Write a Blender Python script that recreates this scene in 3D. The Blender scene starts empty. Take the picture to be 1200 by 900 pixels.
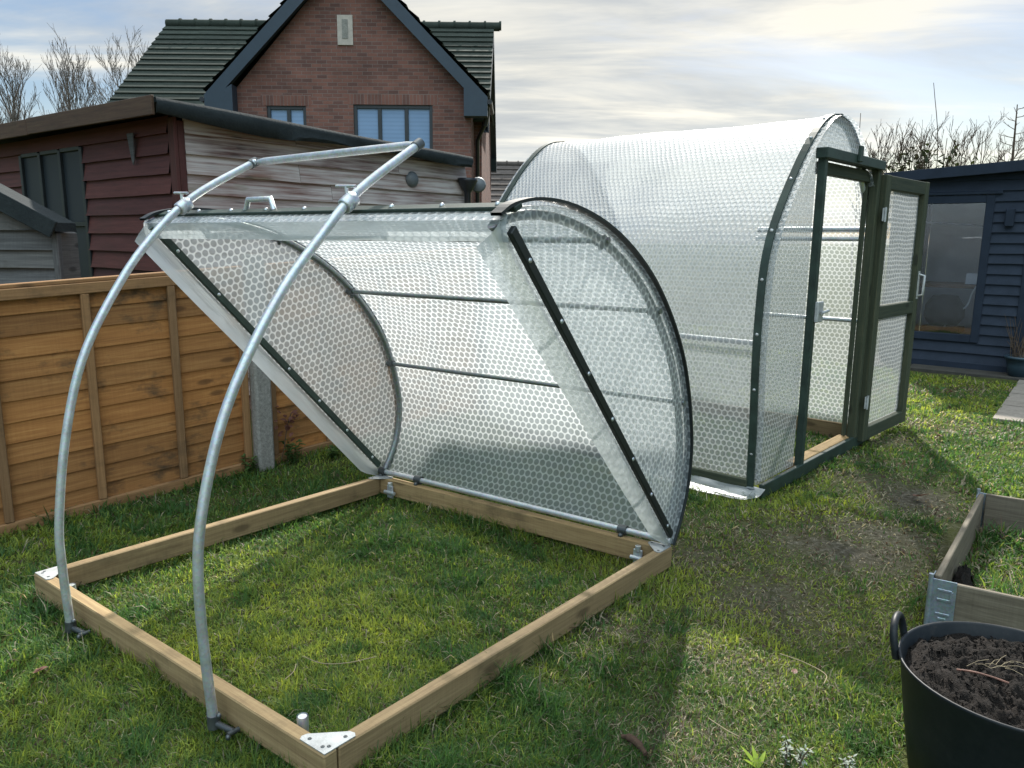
import bpy, bmesh, math, random
import numpy as np
from mathutils import Vector, Matrix, noise

random.seed(7); rng = np.random.default_rng(11)
SC = bpy.context.scene
COL = SC.collection
R = math.radians
V = Vector

# ------------------------------------------------------------------ node helpers
def new_mat(name):
    m = bpy.data.materials.new(name); m.use_nodes = True
    nt = m.node_tree; nt.nodes.clear()
    out = nt.nodes.new('ShaderNodeOutputMaterial')
    return m, nt, out

def nd(nt, typ, props=None, **ins):
    n = nt.nodes.new(typ)
    for k, v in (props or {}).items(): setattr(n, k, v)
    for k, v in ins.items():
        key = int(k[1:]) if k[0] == 'i' and k[1:].isdigit() else k.replace('_', ' ')
        s = n.inputs[key]
        if isinstance(v, bpy.types.NodeSocket): nt.links.new(v, s)
        else:
            if s.type == 'RGBA' and len(v) == 3: v = (*v, 1)
            s.default_value = v
    return n

def math_n(nt, op, a, b=0.0, clamp=False):
    n = nt.nodes.new('ShaderNodeMath'); n.operation = op; n.use_clamp = clamp
    for i, v in enumerate((a, b)):
        if isinstance(v, bpy.types.NodeSocket): nt.links.new(v, n.inputs[i])
        else: n.inputs[i].default_value = v
    return n.outputs[0]

def ramp(nt, fac, stops, interp='LINEAR'):
    n = nt.nodes.new('ShaderNodeValToRGB'); n.color_ramp.interpolation = interp
    e = n.color_ramp.elements
    while len(e) < len(stops): e.new(0.5)
    for el, (p, c) in zip(e, stops):
        el.position = p
        el.color = (*c, 1) if not isinstance(c, (int, float)) else (c, c, c, 1)
    nt.links.new(fac, n.inputs[0])
    return n.outputs[0]

def mixc(nt, fac, a, b, mode='MIX'):
    n = nt.nodes.new('ShaderNodeMix'); n.data_type = 'RGBA'; n.blend_type = mode
    for s, v in ((n.inputs[0], fac), (n.inputs[6], a), (n.inputs[7], b)):
        if isinstance(v, bpy.types.NodeSocket): nt.links.new(v, s)
        else: s.default_value = v if isinstance(v, (int, float)) else ((*v, 1) if len(v) == 3 else v)
    return n.outputs[2]

def noise_n(nt, vec, scale, detail=4, rough=0.55, dist=0.0):
    n = nd(nt, 'ShaderNodeTexNoise', Scale=scale, Detail=detail, Roughness=rough, Distortion=dist)
    if vec is not None: nt.links.new(vec, n.inputs['Vector'])
    return n.outputs['Fac']

def mapping(nt, vec, scale=(1, 1, 1), loc=(0, 0, 0)):
    n = nd(nt, 'ShaderNodeMapping', Scale=scale, Location=loc)
    nt.links.new(vec, n.inputs['Vector'])
    return n.outputs[0]

def bump(nt, h, strength=0.3, dist=0.01):
    n = nd(nt, 'ShaderNodeBump', Strength=strength, Distance=dist)
    nt.links.new(h, n.inputs['Height'])
    return n.outputs[0]

def principled(nt, out, color, rough=0.6, metal=0.0, spec=0.4, normal=None):
    b = nd(nt, 'ShaderNodeBsdfPrincipled')
    for k, v in (('Base Color', color), ('Roughness', rough), ('Metallic', metal), ('Specular IOR Level', spec)):
        s = b.inputs[k]
        if isinstance(v, bpy.types.NodeSocket): nt.links.new(v, s)
        else: s.default_value = (*v, 1) if s.type == 'RGBA' else v
    if normal is not None: nt.links.new(normal, b.inputs['Normal'])
    nt.links.new(b.outputs[0], out.inputs[0])
    return b

def uvn(nt): return nd(nt, 'ShaderNodeTexCoord').outputs['UV']
def objn(nt): return nd(nt, 'ShaderNodeTexCoord').outputs['Object']
def geo(nt): return nd(nt, 'ShaderNodeNewGeometry').outputs['Position']
def attr(nt, name, what='Fac'):
    return nd(nt, 'ShaderNodeAttribute', dict(attribute_name=name)).outputs[what]

# ------------------------------------------------------------------ materials
def m_wood(name, c_dark, c_mid, c_light, knots=True, stain=0.0, rough=0.75, wet=None, peel=None):
    """planks: uv.x runs along the plank in metres, 'rnd' differs per plank"""
    m, nt, out = new_mat(name)
    uv = uvn(nt); rnd = attr(nt, 'rnd')
    off = nd(nt, 'ShaderNodeCombineXYZ', X=math_n(nt, 'MULTIPLY', rnd, 37.0), Y=math_n(nt, 'MULTIPLY', rnd, 11.0))
    p = nd(nt, 'ShaderNodeVectorMath', dict(operation='ADD')); nt.links.new(uv, p.inputs[0]); nt.links.new(off.outputs[0], p.inputs[1])
    P = p.outputs[0]
    g = noise_n(nt, mapping(nt, P, (2.2, 55, 1)), 1.0, 5, 0.65, 0.4)
    g2 = noise_n(nt, mapping(nt, P, (9, 240, 1)), 1.0, 2, 0.6)
    big = noise_n(nt, mapping(nt, P, (1.7, 4, 1)), 1.0, 3)
    f = math_n(nt, 'ADD', math_n(nt, 'MULTIPLY', g, 0.75), math_n(nt, 'MULTIPLY', g2, 0.25))
    saw = noise_n(nt, mapping(nt, P, (130, 3, 1)), 1.0, 2)
    f = math_n(nt, 'ADD', f, math_n(nt, 'MULTIPLY', math_n(nt, 'SUBTRACT', saw, 0.5), 0.14))
    c = ramp(nt, f, [(0.30, c_dark), (0.5, c_mid), (0.70, c_light)])
    c = mixc(nt, math_n(nt, 'MULTIPLY', big, 0.55), c, c_dark)
    tint = ramp(nt, rnd, [(0.0, (0.72, 0.72, 0.74)), (0.5, (1, 1, 1)), (1.0, (1.22, 1.14, 1.02))])
    c = mixc(nt, 1.0, c, tint, 'MULTIPLY')
    if knots:
        v = nd(nt, 'ShaderNodeTexVoronoi', Scale=1.0, Randomness=1.0)
        nt.links.new(mapping(nt, P, (3.1, 8.5, 1)), v.inputs['Vector'])
        k = ramp(nt, v.outputs['Distance'], [(0.0, 1.0), (0.11, 0.85), (0.19, 0.0)])
        c = mixc(nt, math_n(nt, 'MULTIPLY', k, 0.75), c, tuple(x * 0.35 for x in c_dark))
    if stain:
        wpos = geo(nt)
        s = noise_n(nt, mapping(nt, wpos, (2.6, 2.6, 4.5)), 1.0, 5, 0.7)
        s = ramp(nt, s, [(0.54, 0.0), (0.70, 1.0)])
        c = mixc(nt, math_n(nt, 'MULTIPLY', s, stain), c, (0.035, 0.028, 0.018))
    if peel:
        s = noise_n(nt, mapping(nt, P, (1.6, 48, 1)), 1.0, 4, 0.6, 0.15)
        hi = noise_n(nt, mapping(nt, P, (1.1, 2.2, 1), (4, 2, 0)), 1.0, 3)
        s = math_n(nt, 'ADD', s, math_n(nt, 'MULTIPLY', math_n(nt, 'SUBTRACT', hi, 0.5), 0.9))
        c = mixc(nt, ramp(nt, s, [(0.30, 0.0), (0.66, 1.0)]), c, peel)
        mo = noise_n(nt, mapping(nt, P, (2.3, 9, 1), (9, 1, 0)), 1.0, 3)
        c = mixc(nt, math_n(nt, 'MULTIPLY', ramp(nt, mo, [(0.6, 0.0), (0.72, 1.0)]), 0.5), c, (0.12, 0.13, 0.06))
    n = bump(nt, f, 0.35, 0.004)
    principled(nt, out, c, rough, 0, 0.3, n)
    return m

def m_plain(name, c, rough=0.5, metal=0.0, spec=0.4, var=0.25, scale=6.0, bstr=0.1):
    m, nt, out = new_mat(name)
    P = geo(nt)
    a = noise_n(nt, P, scale, 5, 0.6); b = noise_n(nt, P, scale * 9, 3, 0.6)
    f = math_n(nt, 'ADD', math_n(nt, 'MULTIPLY', a, 0.7), math_n(nt, 'MULTIPLY', b, 0.3))
    col = ramp(nt, f, [(0.3, tuple(x * (1 - var) for x in c)), (0.7, tuple(min(1, x * (1 + var)) for x in c))])
    ro = math_n(nt, 'ADD', rough - 0.08, math_n(nt, 'MULTIPLY', b, 0.16))
    principled(nt, out, col, ro, metal, spec, bump(nt, b, bstr, 0.003))
    return m

def m_galv(name='galvanised_steel', c=(0.50, 0.55, 0.58)):
    m, nt, out = new_mat(name)
    P = geo(nt)
    v = nd(nt, 'ShaderNodeTexVoronoi', Scale=120.0); nt.links.new(P, v.inputs['Vector'])
    a = noise_n(nt, P, 14, 5)
    col = mixc(nt, 0.30, ramp(nt, a, [(0.3, tuple(x * .82 for x in c)), (0.7, tuple(x * 1.08 for x in c))]), v.outputs['Color'], 'SOFT_LIGHT')
    hsv = nd(nt, 'ShaderNodeHueSaturation', Saturation=0.6); nt.links.new(col, hsv.inputs['Color'])
    ro = math_n(nt, 'ADD', 0.30, math_n(nt, 'MULTIPLY', a, 0.15))
    principled(nt, out, hsv.outputs[0], ro, 0.6, 0.5)
    return m

def m_film(name, pitch=0.037, bubbles=True, t_bub=0.50, t_web=0.24, k=0.86):
    """clear bubble film; uv in metres"""
    m, nt, out = new_mat(name)
    uv = uvn(nt)
    wob = noise_n(nt, mapping(nt, uv, (2.2, 2.2, 1)), 1.0, 3)
    if bubbles:
        h = math.sqrt(3) / 2
        wn = nd(nt, 'ShaderNodeTexNoise', Scale=3.2, Detail=2.0); nt.links.new(uv, wn.inputs['Vector'])
        wv = nd(nt, 'ShaderNodeVectorMath', dict(operation='MULTIPLY_ADD')); nt.links.new(wn.outputs['Color'], wv.inputs[0])
        wv.inputs[1].default_value = (0.035, 0.035, 0); nt.links.new(uv, wv.inputs[2])
        p = mapping(nt, wv.outputs[0], (1 / pitch, 1 / pitch, 0))
        cell = noise_n(nt, p, 0.9, 1); haze = noise_n(nt, mapping(nt, uv, (1.1, 2.6, 1), (3, 1, 0)), 1.0, 5, 0.65, 0.5)
        ds = []
        for o in ((0, 0, 0), (0.5, h, 0)):
            ad = nd(nt, 'ShaderNodeVectorMath', dict(operation='ADD')); nt.links.new(p, ad.inputs[0]); ad.inputs[1].default_value = o
            w = nd(nt, 'ShaderNodeVectorMath', dict(operation='WRAP')); nt.links.new(ad.outputs[0], w.inputs[0])
            w.inputs[1].default_value = (0.5, h, 1); w.inputs[2].default_value = (-0.5, -h, -1)
            l = nd(nt, 'ShaderNodeVectorMath', dict(operation='LENGTH')); nt.links.new(w.outputs[0], l.inputs[0])
            ds.append(l.outputs['Value'])
        d = math_n(nt, 'MINIMUM', ds[0], ds[1])
        web = nd(nt, 'ShaderNodeMapRange', dict(interpolation_type='SMOOTHSTEP'), From_Min=0.35, From_Max=0.48); nt.links.new(d, web.inputs[0])
        web = web.outputs[0]
        dome = math_n(nt, 'SUBTRACT', 1.0, math_n(nt, 'POWER', math_n(nt, 'MULTIPLY', d, 2.3, True), 3.0))
        h_all = math_n(nt, 'ADD', math_n(nt, 'MULTIPLY', dome, 0.7), math_n(nt, 'MULTIPLY', wob, 0.6))
        nrm = bump(nt, h_all, 0.42, 0.008)
        tw = math_n(nt, 'ADD', t_bub, math_n(nt, 'MULTIPLY', web, t_web - t_bub))
        tw = math_n(nt, 'ADD', tw, math_n(nt, 'MULTIPLY', math_n(nt, 'ADD', math_n(nt, 'SUBTRACT', cell, 0.5), math_n(nt, 'SUBTRACT', haze, 0.5)), 0.28), True)
    else:
        f = noise_n(nt, mapping(nt, uv, (5, 34, 1)), 1.0, 3, 0.5, 0.4)
        nrm = bump(nt, f, 0.4, 0.008)
        tw = ramp(nt, f, [(0.3, 0.14), (0.7, 0.34)])
    sn = bump(nt, wob, 0.3, 0.02)
    cf = mixc(nt, web, tuple(k * q for q in (0.46, 0.515, 0.54)), tuple(k * q for q in (0.79, 0.84, 0.86))) if bubbles else None
    dif = nd(nt, 'ShaderNodeBsdfDiffuse', Color=cf or (0.62, 0.67, 0.69)); nt.links.new(sn, dif.inputs['Normal'])
    trl = nd(nt, 'ShaderNodeBsdfTranslucent', Color=cf or (0.56, 0.61, 0.63)); nt.links.new(sn, trl.inputs['Normal'])
    m1 = nd(nt, 'ShaderNodeMixShader', Fac=0.66); nt.links.new(dif.outputs[0], m1.inputs[1]); nt.links.new(trl.outputs[0], m1.inputs[2])
    tr = nd(nt, 'ShaderNodeBsdfTransparent', Color=(0.96, 0.975, 0.975))
    m2 = nd(nt, 'ShaderNodeMixShader'); nt.links.new(tw, m2.inputs[0]); nt.links.new(m1.outputs[0], m2.inputs[1]); nt.links.new(tr.outputs[0], m2.inputs[2])
    gl = nd(nt, 'ShaderNodeBsdfGlossy', Color=(1, 1, 1), Roughness=0.28); nt.links.new(nrm, gl.inputs['Normal'])
    fr = nd(nt, 'ShaderNodeFresnel', IOR=1.42); nt.links.new(nrm, fr.inputs['Normal'])
    fac = math_n(nt, 'MINIMUM', math_n(nt, 'MULTIPLY', fr.outputs[0], 0.65), 0.28)
    m3 = nd(nt, 'ShaderNodeMixShader'); nt.links.new(fac, m3.inputs[0]); nt.links.new(m2.outputs[0], m3.inputs[1]); nt.links.new(gl.outputs[0], m3.inputs[2])
    nt.links.new(m3.outputs[0], out.inputs[0])
    return m

def m_brick(name, rot=False):
    m, nt, out = new_mat(name)
    uv = uvn(nt)
    w = nd(nt, 'ShaderNodeTexNoise', Scale=3.0)
    b = nd(nt, 'ShaderNodeTexBrick', dict(offset=0.0 if rot else 0.5, offset_frequency=2), Color1=(0.215, 0.094, 0.070), Color2=(0.09, 0.047, 0.041),
           Mortar=(0.20, 0.165, 0.15), Scale=1.0, Mortar_Size=0.006, Mortar_Smooth=0.2, Bias=-0.15, Brick_Width=0.225 if not rot else 0.078, Row_Height=0.078 if not rot else 0.23)
    nt.links.new(uv, b.inputs['Vector'])
    n1 = noise_n(nt, uv, 1.1, 4, 0.6); n2 = noise_n(nt, uv, 38, 3)
    c = mixc(nt, math_n(nt, 'MULTIPLY', n2, 0.55), b.outputs['Color'], (0.135, 0.072, 0.064))
    c = mixc(nt, 1.0, c, ramp(nt, n1, [(0.3, 0.75), (0.7, 1.2)]), 'MULTIPLY')
    h = math_n(nt, 'SUBTRACT', 1.0, b.outputs['Fac'])
    principled(nt, out, c, 0.85, 0, 0.25, bump(nt, h, 0.6, 0.01))
    return m

def m_tile(name, c):
    m, nt, out = new_mat(name)
    uv = uvn(nt); rnd = attr(nt, 'rnd')
    a = noise_n(nt, mapping(nt, uv, (1.2, 3, 1)), 1, 5, 0.65)
    s = noise_n(nt, uv, 26, 3)
    w = nd(nt, 'ShaderNodeTexWave', dict(wave_type='BANDS', bands_direction='X'), Scale=1.06, Distortion=0.0)
    nt.links.new(uv, w.inputs['Vector'])
    col = ramp(nt, a, [(0.3, tuple(x * .6 for x in c)), (0.7, tuple(x * 1.35 for x in c))])
    col = mixc(nt, math_n(nt, 'MULTIPLY', ramp(nt, s, [(0.62, 0.0), (0.75, 1.0)]), 0.5), col, (0.14, 0.15, 0.12))
    col = mixc(nt, 1.0, col, ramp(nt, rnd, [(0, 0.85), (1, 1.15)]), 'MULTIPLY')
    principled(nt, out, col, 0.9, 0, 0.12, bump(nt, w.outputs['Fac'], 0.5, 0.03))
    return m

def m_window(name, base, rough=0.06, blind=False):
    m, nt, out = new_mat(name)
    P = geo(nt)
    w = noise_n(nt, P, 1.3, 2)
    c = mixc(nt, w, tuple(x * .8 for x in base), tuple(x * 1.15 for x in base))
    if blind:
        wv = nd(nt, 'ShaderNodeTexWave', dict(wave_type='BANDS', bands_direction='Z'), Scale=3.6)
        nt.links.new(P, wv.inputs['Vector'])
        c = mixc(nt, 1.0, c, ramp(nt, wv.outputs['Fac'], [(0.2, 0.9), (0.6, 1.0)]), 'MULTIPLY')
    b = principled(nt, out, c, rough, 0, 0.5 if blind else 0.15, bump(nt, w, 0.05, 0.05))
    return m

def m_glass(name):
    m, nt, out = new_mat(name)
    P = geo(nt)
    n1 = bump(nt, noise_n(nt, P, 2.0, 2), 0.04, 0.05)
    tr = nd(nt, 'ShaderNodeBsdfTransparent', Color=(0.84, 0.87, 0.92))
    gl = nd(nt, 'ShaderNodeBsdfGlossy', Color=(0.9, 0.95, 1.0), Roughness=0.03); nt.links.new(n1, gl.inputs['Normal'])
    fr = nd(nt, 'ShaderNodeFresnel', IOR=1.5)
    fac = math_n(nt, 'ADD', 0.02, fr.outputs[0], True)
    mx = nd(nt, 'ShaderNodeMixShader'); nt.links.new(fac, mx.inputs[0]); nt.links.new(tr.outputs[0], mx.inputs[1]); nt.links.new(gl.outputs[0], mx.inputs[2])
    nt.links.new(mx.outputs[0], out.inputs[0])
    return m

def m_ground(name):
    m, nt, out = new_mat(name)
    P = geo(nt); mud = attr(nt, 'mud')
    a = noise_n(nt, P, 1.7, 6, 0.65); b = noise_n(nt, P, 34, 5, 0.7); f = noise_n(nt, P, 150, 2, 0.6)
    green = ramp(nt, a, [(0.3, (0.05, 0.07, 0.02)), (0.55, (0.085, 0.10, 0.026)), (0.75, (0.12, 0.12, 0.036))])
    soil = ramp(nt, b, [(0.3, (0.028, 0.023, 0.018)), (0.48, (0.085, 0.073, 0.056)), (0.60, (0.15, 0.135, 0.105)), (0.72, (0.28, 0.26, 0.21))])
    k = math_n(nt, 'ADD', mud, math_n(nt, 'MULTIPLY', math_n(nt, 'SUBTRACT', b, 0.5), 0.9), True)
    c = mixc(nt, k, green, soil)
    c = mixc(nt, math_n(nt, 'MULTIPLY', f, 0.5), c, (0.03, 0.028, 0.014))
    h = math_n(nt, 'ADD', b, math_n(nt, 'MULTIPLY', f, 0.5))
    principled(nt, out, c, 0.95, 0, 0.1, bump(nt, h, 1.0, 0.02))
    return m

def m_leafy(name, use_attr='Col', transl=0.4, rough=0.55, color=None):
    m, nt, out = new_mat(name)
    c = attr(nt, use_attr, 'Color') if color is None else ramp(nt, noise_n(nt, geo(nt), 25, 3), [(0.3, tuple(x * .65 for x in color)), (0.7, tuple(x * 1.3 for x in color))])
    b = nd(nt, 'ShaderNodeBsdfPrincipled', Roughness=rough); b.inputs['Specular IOR Level'].default_value = 0.3
    nt.links.new(c, b.inputs['Base Color'])
    t = nd(nt, 'ShaderNodeBsdfTranslucent'); nt.links.new(mixc(nt, 1.0, c, (1.7, 1.6, 1.2), 'MULTIPLY'), t.inputs['Color'])
    mx = nd(nt, 'ShaderNodeMixShader', Fac=transl); nt.links.new(b.outputs[0], mx.inputs[1]); nt.links.new(t.outputs[0], mx.inputs[2])
    nt.links.new(mx.outputs[0], out.inputs[0])
    return m

def m_bark(name, c):
    m, nt, out = new_mat(name)
    P = geo(nt)
    a = noise_n(nt, mapping(nt, P, (8, 8, 2)), 1, 5, 0.7)
    principled(nt, out, ramp(nt, a, [(0.3, tuple(x * .6 for x in c)), (0.7, tuple(x * 1.4 for x in c))]), 0.9, 0, 0.2, bump(nt, a, 0.5, 0.02))
    return m

def m_rough(name, stops, scale=30, rough=0.9, bs=0.8, bd=0.01):
    m, nt, out = new_mat(name)
    P = geo(nt)
    a = noise_n(nt, P, scale, 6, 0.7); b = noise_n(nt, P, scale * 5, 3, 0.6); l = noise_n(nt, P, scale * .1, 4)
    f = math_n(nt, 'ADD', math_n(nt, 'MULTIPLY', a, 0.5), math_n(nt, 'ADD', math_n(nt, 'MULTIPLY', b, 0.3), math_n(nt, 'MULTIPLY', l, 0.2)))
    principled(nt, out, ramp(nt, f, stops), rough, 0, 0.25, bump(nt, f, bs, bd))
    return m

M = {}
M['timber'] = m_wood('treated_softwood', (0.19, 0.125, 0.062), (0.33, 0.23, 0.115), (0.46, 0.34, 0.175), stain=0.5)
M['fence'] = m_wood('fence_larch', (0.20, 0.086, 0.028), (0.335, 0.152, 0.048), (0.48, 0.25, 0.09), stain=0.9)
M['fence_frame'] = m_wood('fence_batten', (0.16, 0.085, 0.038), (0.25, 0.14, 0.066), (0.34, 0.20, 0.10), stain=0.4)
M['red_board'] = m_wood('red_brown_shed_paint', (0.050, 0.017, 0.015), (0.092, 0.030, 0.026), (0.128, 0.046, 0.040), knots=False, stain=0.2, rough=0.65)
M['worn_board'] = m_wood('peeling_shed_paint', (0.10, 0.055, 0.048), (0.19, 0.115, 0.10), (0.28, 0.19, 0.17), knots=True, stain=0.15, peel=(0.46, 0.42, 0.40))
M['grey_board'] = m_wood('weathered_grey_board', (0.055, 0.056, 0.056), (0.11, 0.11, 0.11), (0.18, 0.18, 0.175), knots=True, stain=0.5)
M['rust_fascia'] = m_wood('mossy_brown_fascia', (0.040, 0.024, 0.018), (0.078, 0.045, 0.030), (0.11, 0.075, 0.045), knots=False, stain=0.4)
M['felt'] = m_rough('roofing_felt', [(0.3, (0.008, 0.012, 0.014)), (0.7, (0.026, 0.033, 0.035))], 12)
M['green_rail'] = m_plain('dark_green_timber_stain', (0.020, 0.036, 0.028), 0.55, var=0.5, scale=12)
M['green_wood'] = m_wood('green_stained_timber', (0.022, 0.030, 0.020), (0.045, 0.055, 0.034), (0.085, 0.085, 0.05), knots=True, stain=0.2)
M['black_rail'] = m_plain('black_batten', (0.010, 0.014, 0.015), 0.5, var=0.4)
M['galv'] = m_galv()
M['plate'] = m_plain('bright_zinc_plate', (0.40, 0.41, 0.41), 0.5, 0.35, 0.5, var=0.3, scale=22)
M['pipe_dark'] = m_galv('dull_green_grey_pipe', (0.17, 0.205, 0.205))
M['dark_steel'] = m_plain('dark_cast_steel', (0.10, 0.11, 0.115), 0.45, 0.7, var=0.4)
M['film'] = m_film('bubble_film')
M['film_thick'] = m_film('bubble_film_walk_in', t_bub=0.44, t_web=0.18, k=0.66)
M['film_edge'] = m_film('film_hem', bubbles=False)
M['brick'] = m_brick('red_brown_brick')
M['soldier'] = m_brick('soldier_course_brick', True)
M['tile'] = m_tile('mossy_concrete_tile', (0.036, 0.045, 0.038))
M['tile2'] = m_tile('brown_concrete_tile', (0.10, 0.085, 0.078))
M['barge'] = m_plain('blue_grey_upvc', (0.022, 0.038, 0.058), 0.4, var=0.15)
M['soffit'] = m_plain('dark_soffit', (0.035, 0.042, 0.055), 0.5, var=0.15)
M['wframe'] = m_plain('grey_window_frame', (0.022, 0.028, 0.034), 0.4, var=0.15)
M['pane'] = m_window('window_pane', (0.17, 0.27, 0.43), blind=True)  # blue base colour stands in for sky reflected in the glass
M['shedpane'] = m_window('dusty_shed_pane', (0.022, 0.028, 0.034), 0.45)
M['stone'] = m_plain('cast_stone', (0.42, 0.37, 0.33), 0.85, var=0.2, scale=10)
M['navy'] = m_plain('navy_paint', (0.027, 0.036, 0.054), 0.6, 0, 0.12, var=0.22, scale=5)
M['navy_dark'] = m_plain('navy_trim', (0.021, 0.029, 0.045), 0.6, 0, 0.12, var=0.2)
M['glass'] = m_glass('clear_glass')
M['grey_in'] = m_plain('pale_grey_lining', (0.50, 0.50, 0.53), 0.7, var=0.1)
M['concrete'] = m_rough('pebbled_concrete', [(0.32, (0.10, 0.095, 0.085)), (0.5, (0.24, 0.23, 0.21)), (0.68, (0.42, 0.40, 0.37))], 60)
M['slab'] = m_rough('worn_paving', [(0.3, (0.14, 0.12, 0.10)), (0.7, (0.30, 0.27, 0.235))], 9)
M['patio'] = m_rough('damp_paving', [(0.3, (0.022, 0.022, 0.02)), (0.7, (0.075, 0.07, 0.06))], 9)
M['ground'] = m_ground('lawn_soil')
M['grass'] = m_leafy('grass_blade', transl=0.48)
M['bark'] = m_bark('grey_bark', (0.115, 0.10, 0.088))
M['stem'] = m_bark('brown_stem', (0.085, 0.062, 0.045))
M['leaf_dark'] = m_leafy('evergreen_leaf', color=(0.030, 0.042, 0.018), transl=0.2)
M['leaf_green'] = m_leafy('weed_leaf', color=(0.06, 0.11, 0.03), transl=0.35)
M['leaf_lime'] = m_leafy('lime_leaf', color=(0.26, 0.36, 0.04), transl=0.4)
M['leaf_silver'] = m_leafy('silver_leaf', color=(0.20, 0.24, 0.20), transl=0.3)
M['leaf_red'] = m_leafy('red_brown_leaf', color=(0.13, 0.055, 0.04), transl=0.25)
M['leaf_fallen'] = m_leafy('fallen_leaf_brown', color=(0.19, 0.10, 0.075), transl=0.2)
M['straw'] = m_plain('dry_straw', (0.26, 0.21, 0.13), 0.8, var=0.3, scale=20)
M['wet_bark'] = m_rough('rotten_wood', [(0.3, (0.025, 0.014, 0.010)), (0.7, (0.10, 0.06, 0.04))], 25)
M['bed'] = m_wood('weathered_pallet_board', (0.085, 0.070, 0.050), (0.165, 0.138, 0.10), (0.27, 0.235, 0.175), stain=0.5)
M['hinge'] = m_galv('blued_steel_hinge', (0.24, 0.33, 0.42))
M['tub'] = m_rough('dusty_black_rubber', [(0.40, (0.007, 0.010, 0.013)), (0.56, (0.012, 0.015, 0.018)), (0.72, (0.040, 0.036, 0.032))], 14, 0.5, 0.12, 0.003)
M['compost'] = m_rough('dark_compost', [(0.36, (0.003, 0.0025, 0.002)), (0.52, (0.010, 0.0075, 0.006)), (0.64, (0.024, 0.018, 0.014)), (0.78, (0.075, 0.057, 0.043))], 45, 0.95, 1.0, 0.02)
M['white'] = m_plain('white_plastic', (0.75, 0.76, 0.77), 0.4, var=0.05)
M['desk'] = m_wood('desk_top', (0.16, 0.08, 0.05), (0.26, 0.14, 0.09), (0.34, 0.19, 0.12), knots=False)
M['chairm'] = m_plain('dark_upholstery', (0.02, 0.02, 0.024), 0.8, var=0.2)
M['pipe_black'] = m_plain('black_rainwater_pipe', (0.014, 0.016, 0.02), 0.35, var=0.2)
M['grey_plastic'] = m_plain('grey_plastic', (0.10, 0.115, 0.125), 0.5, var=0.2)
M['pot'] = m_plain('blue_glazed_pot', (0.03, 0.055, 0.075), 0.35, var=0.3)

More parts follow.
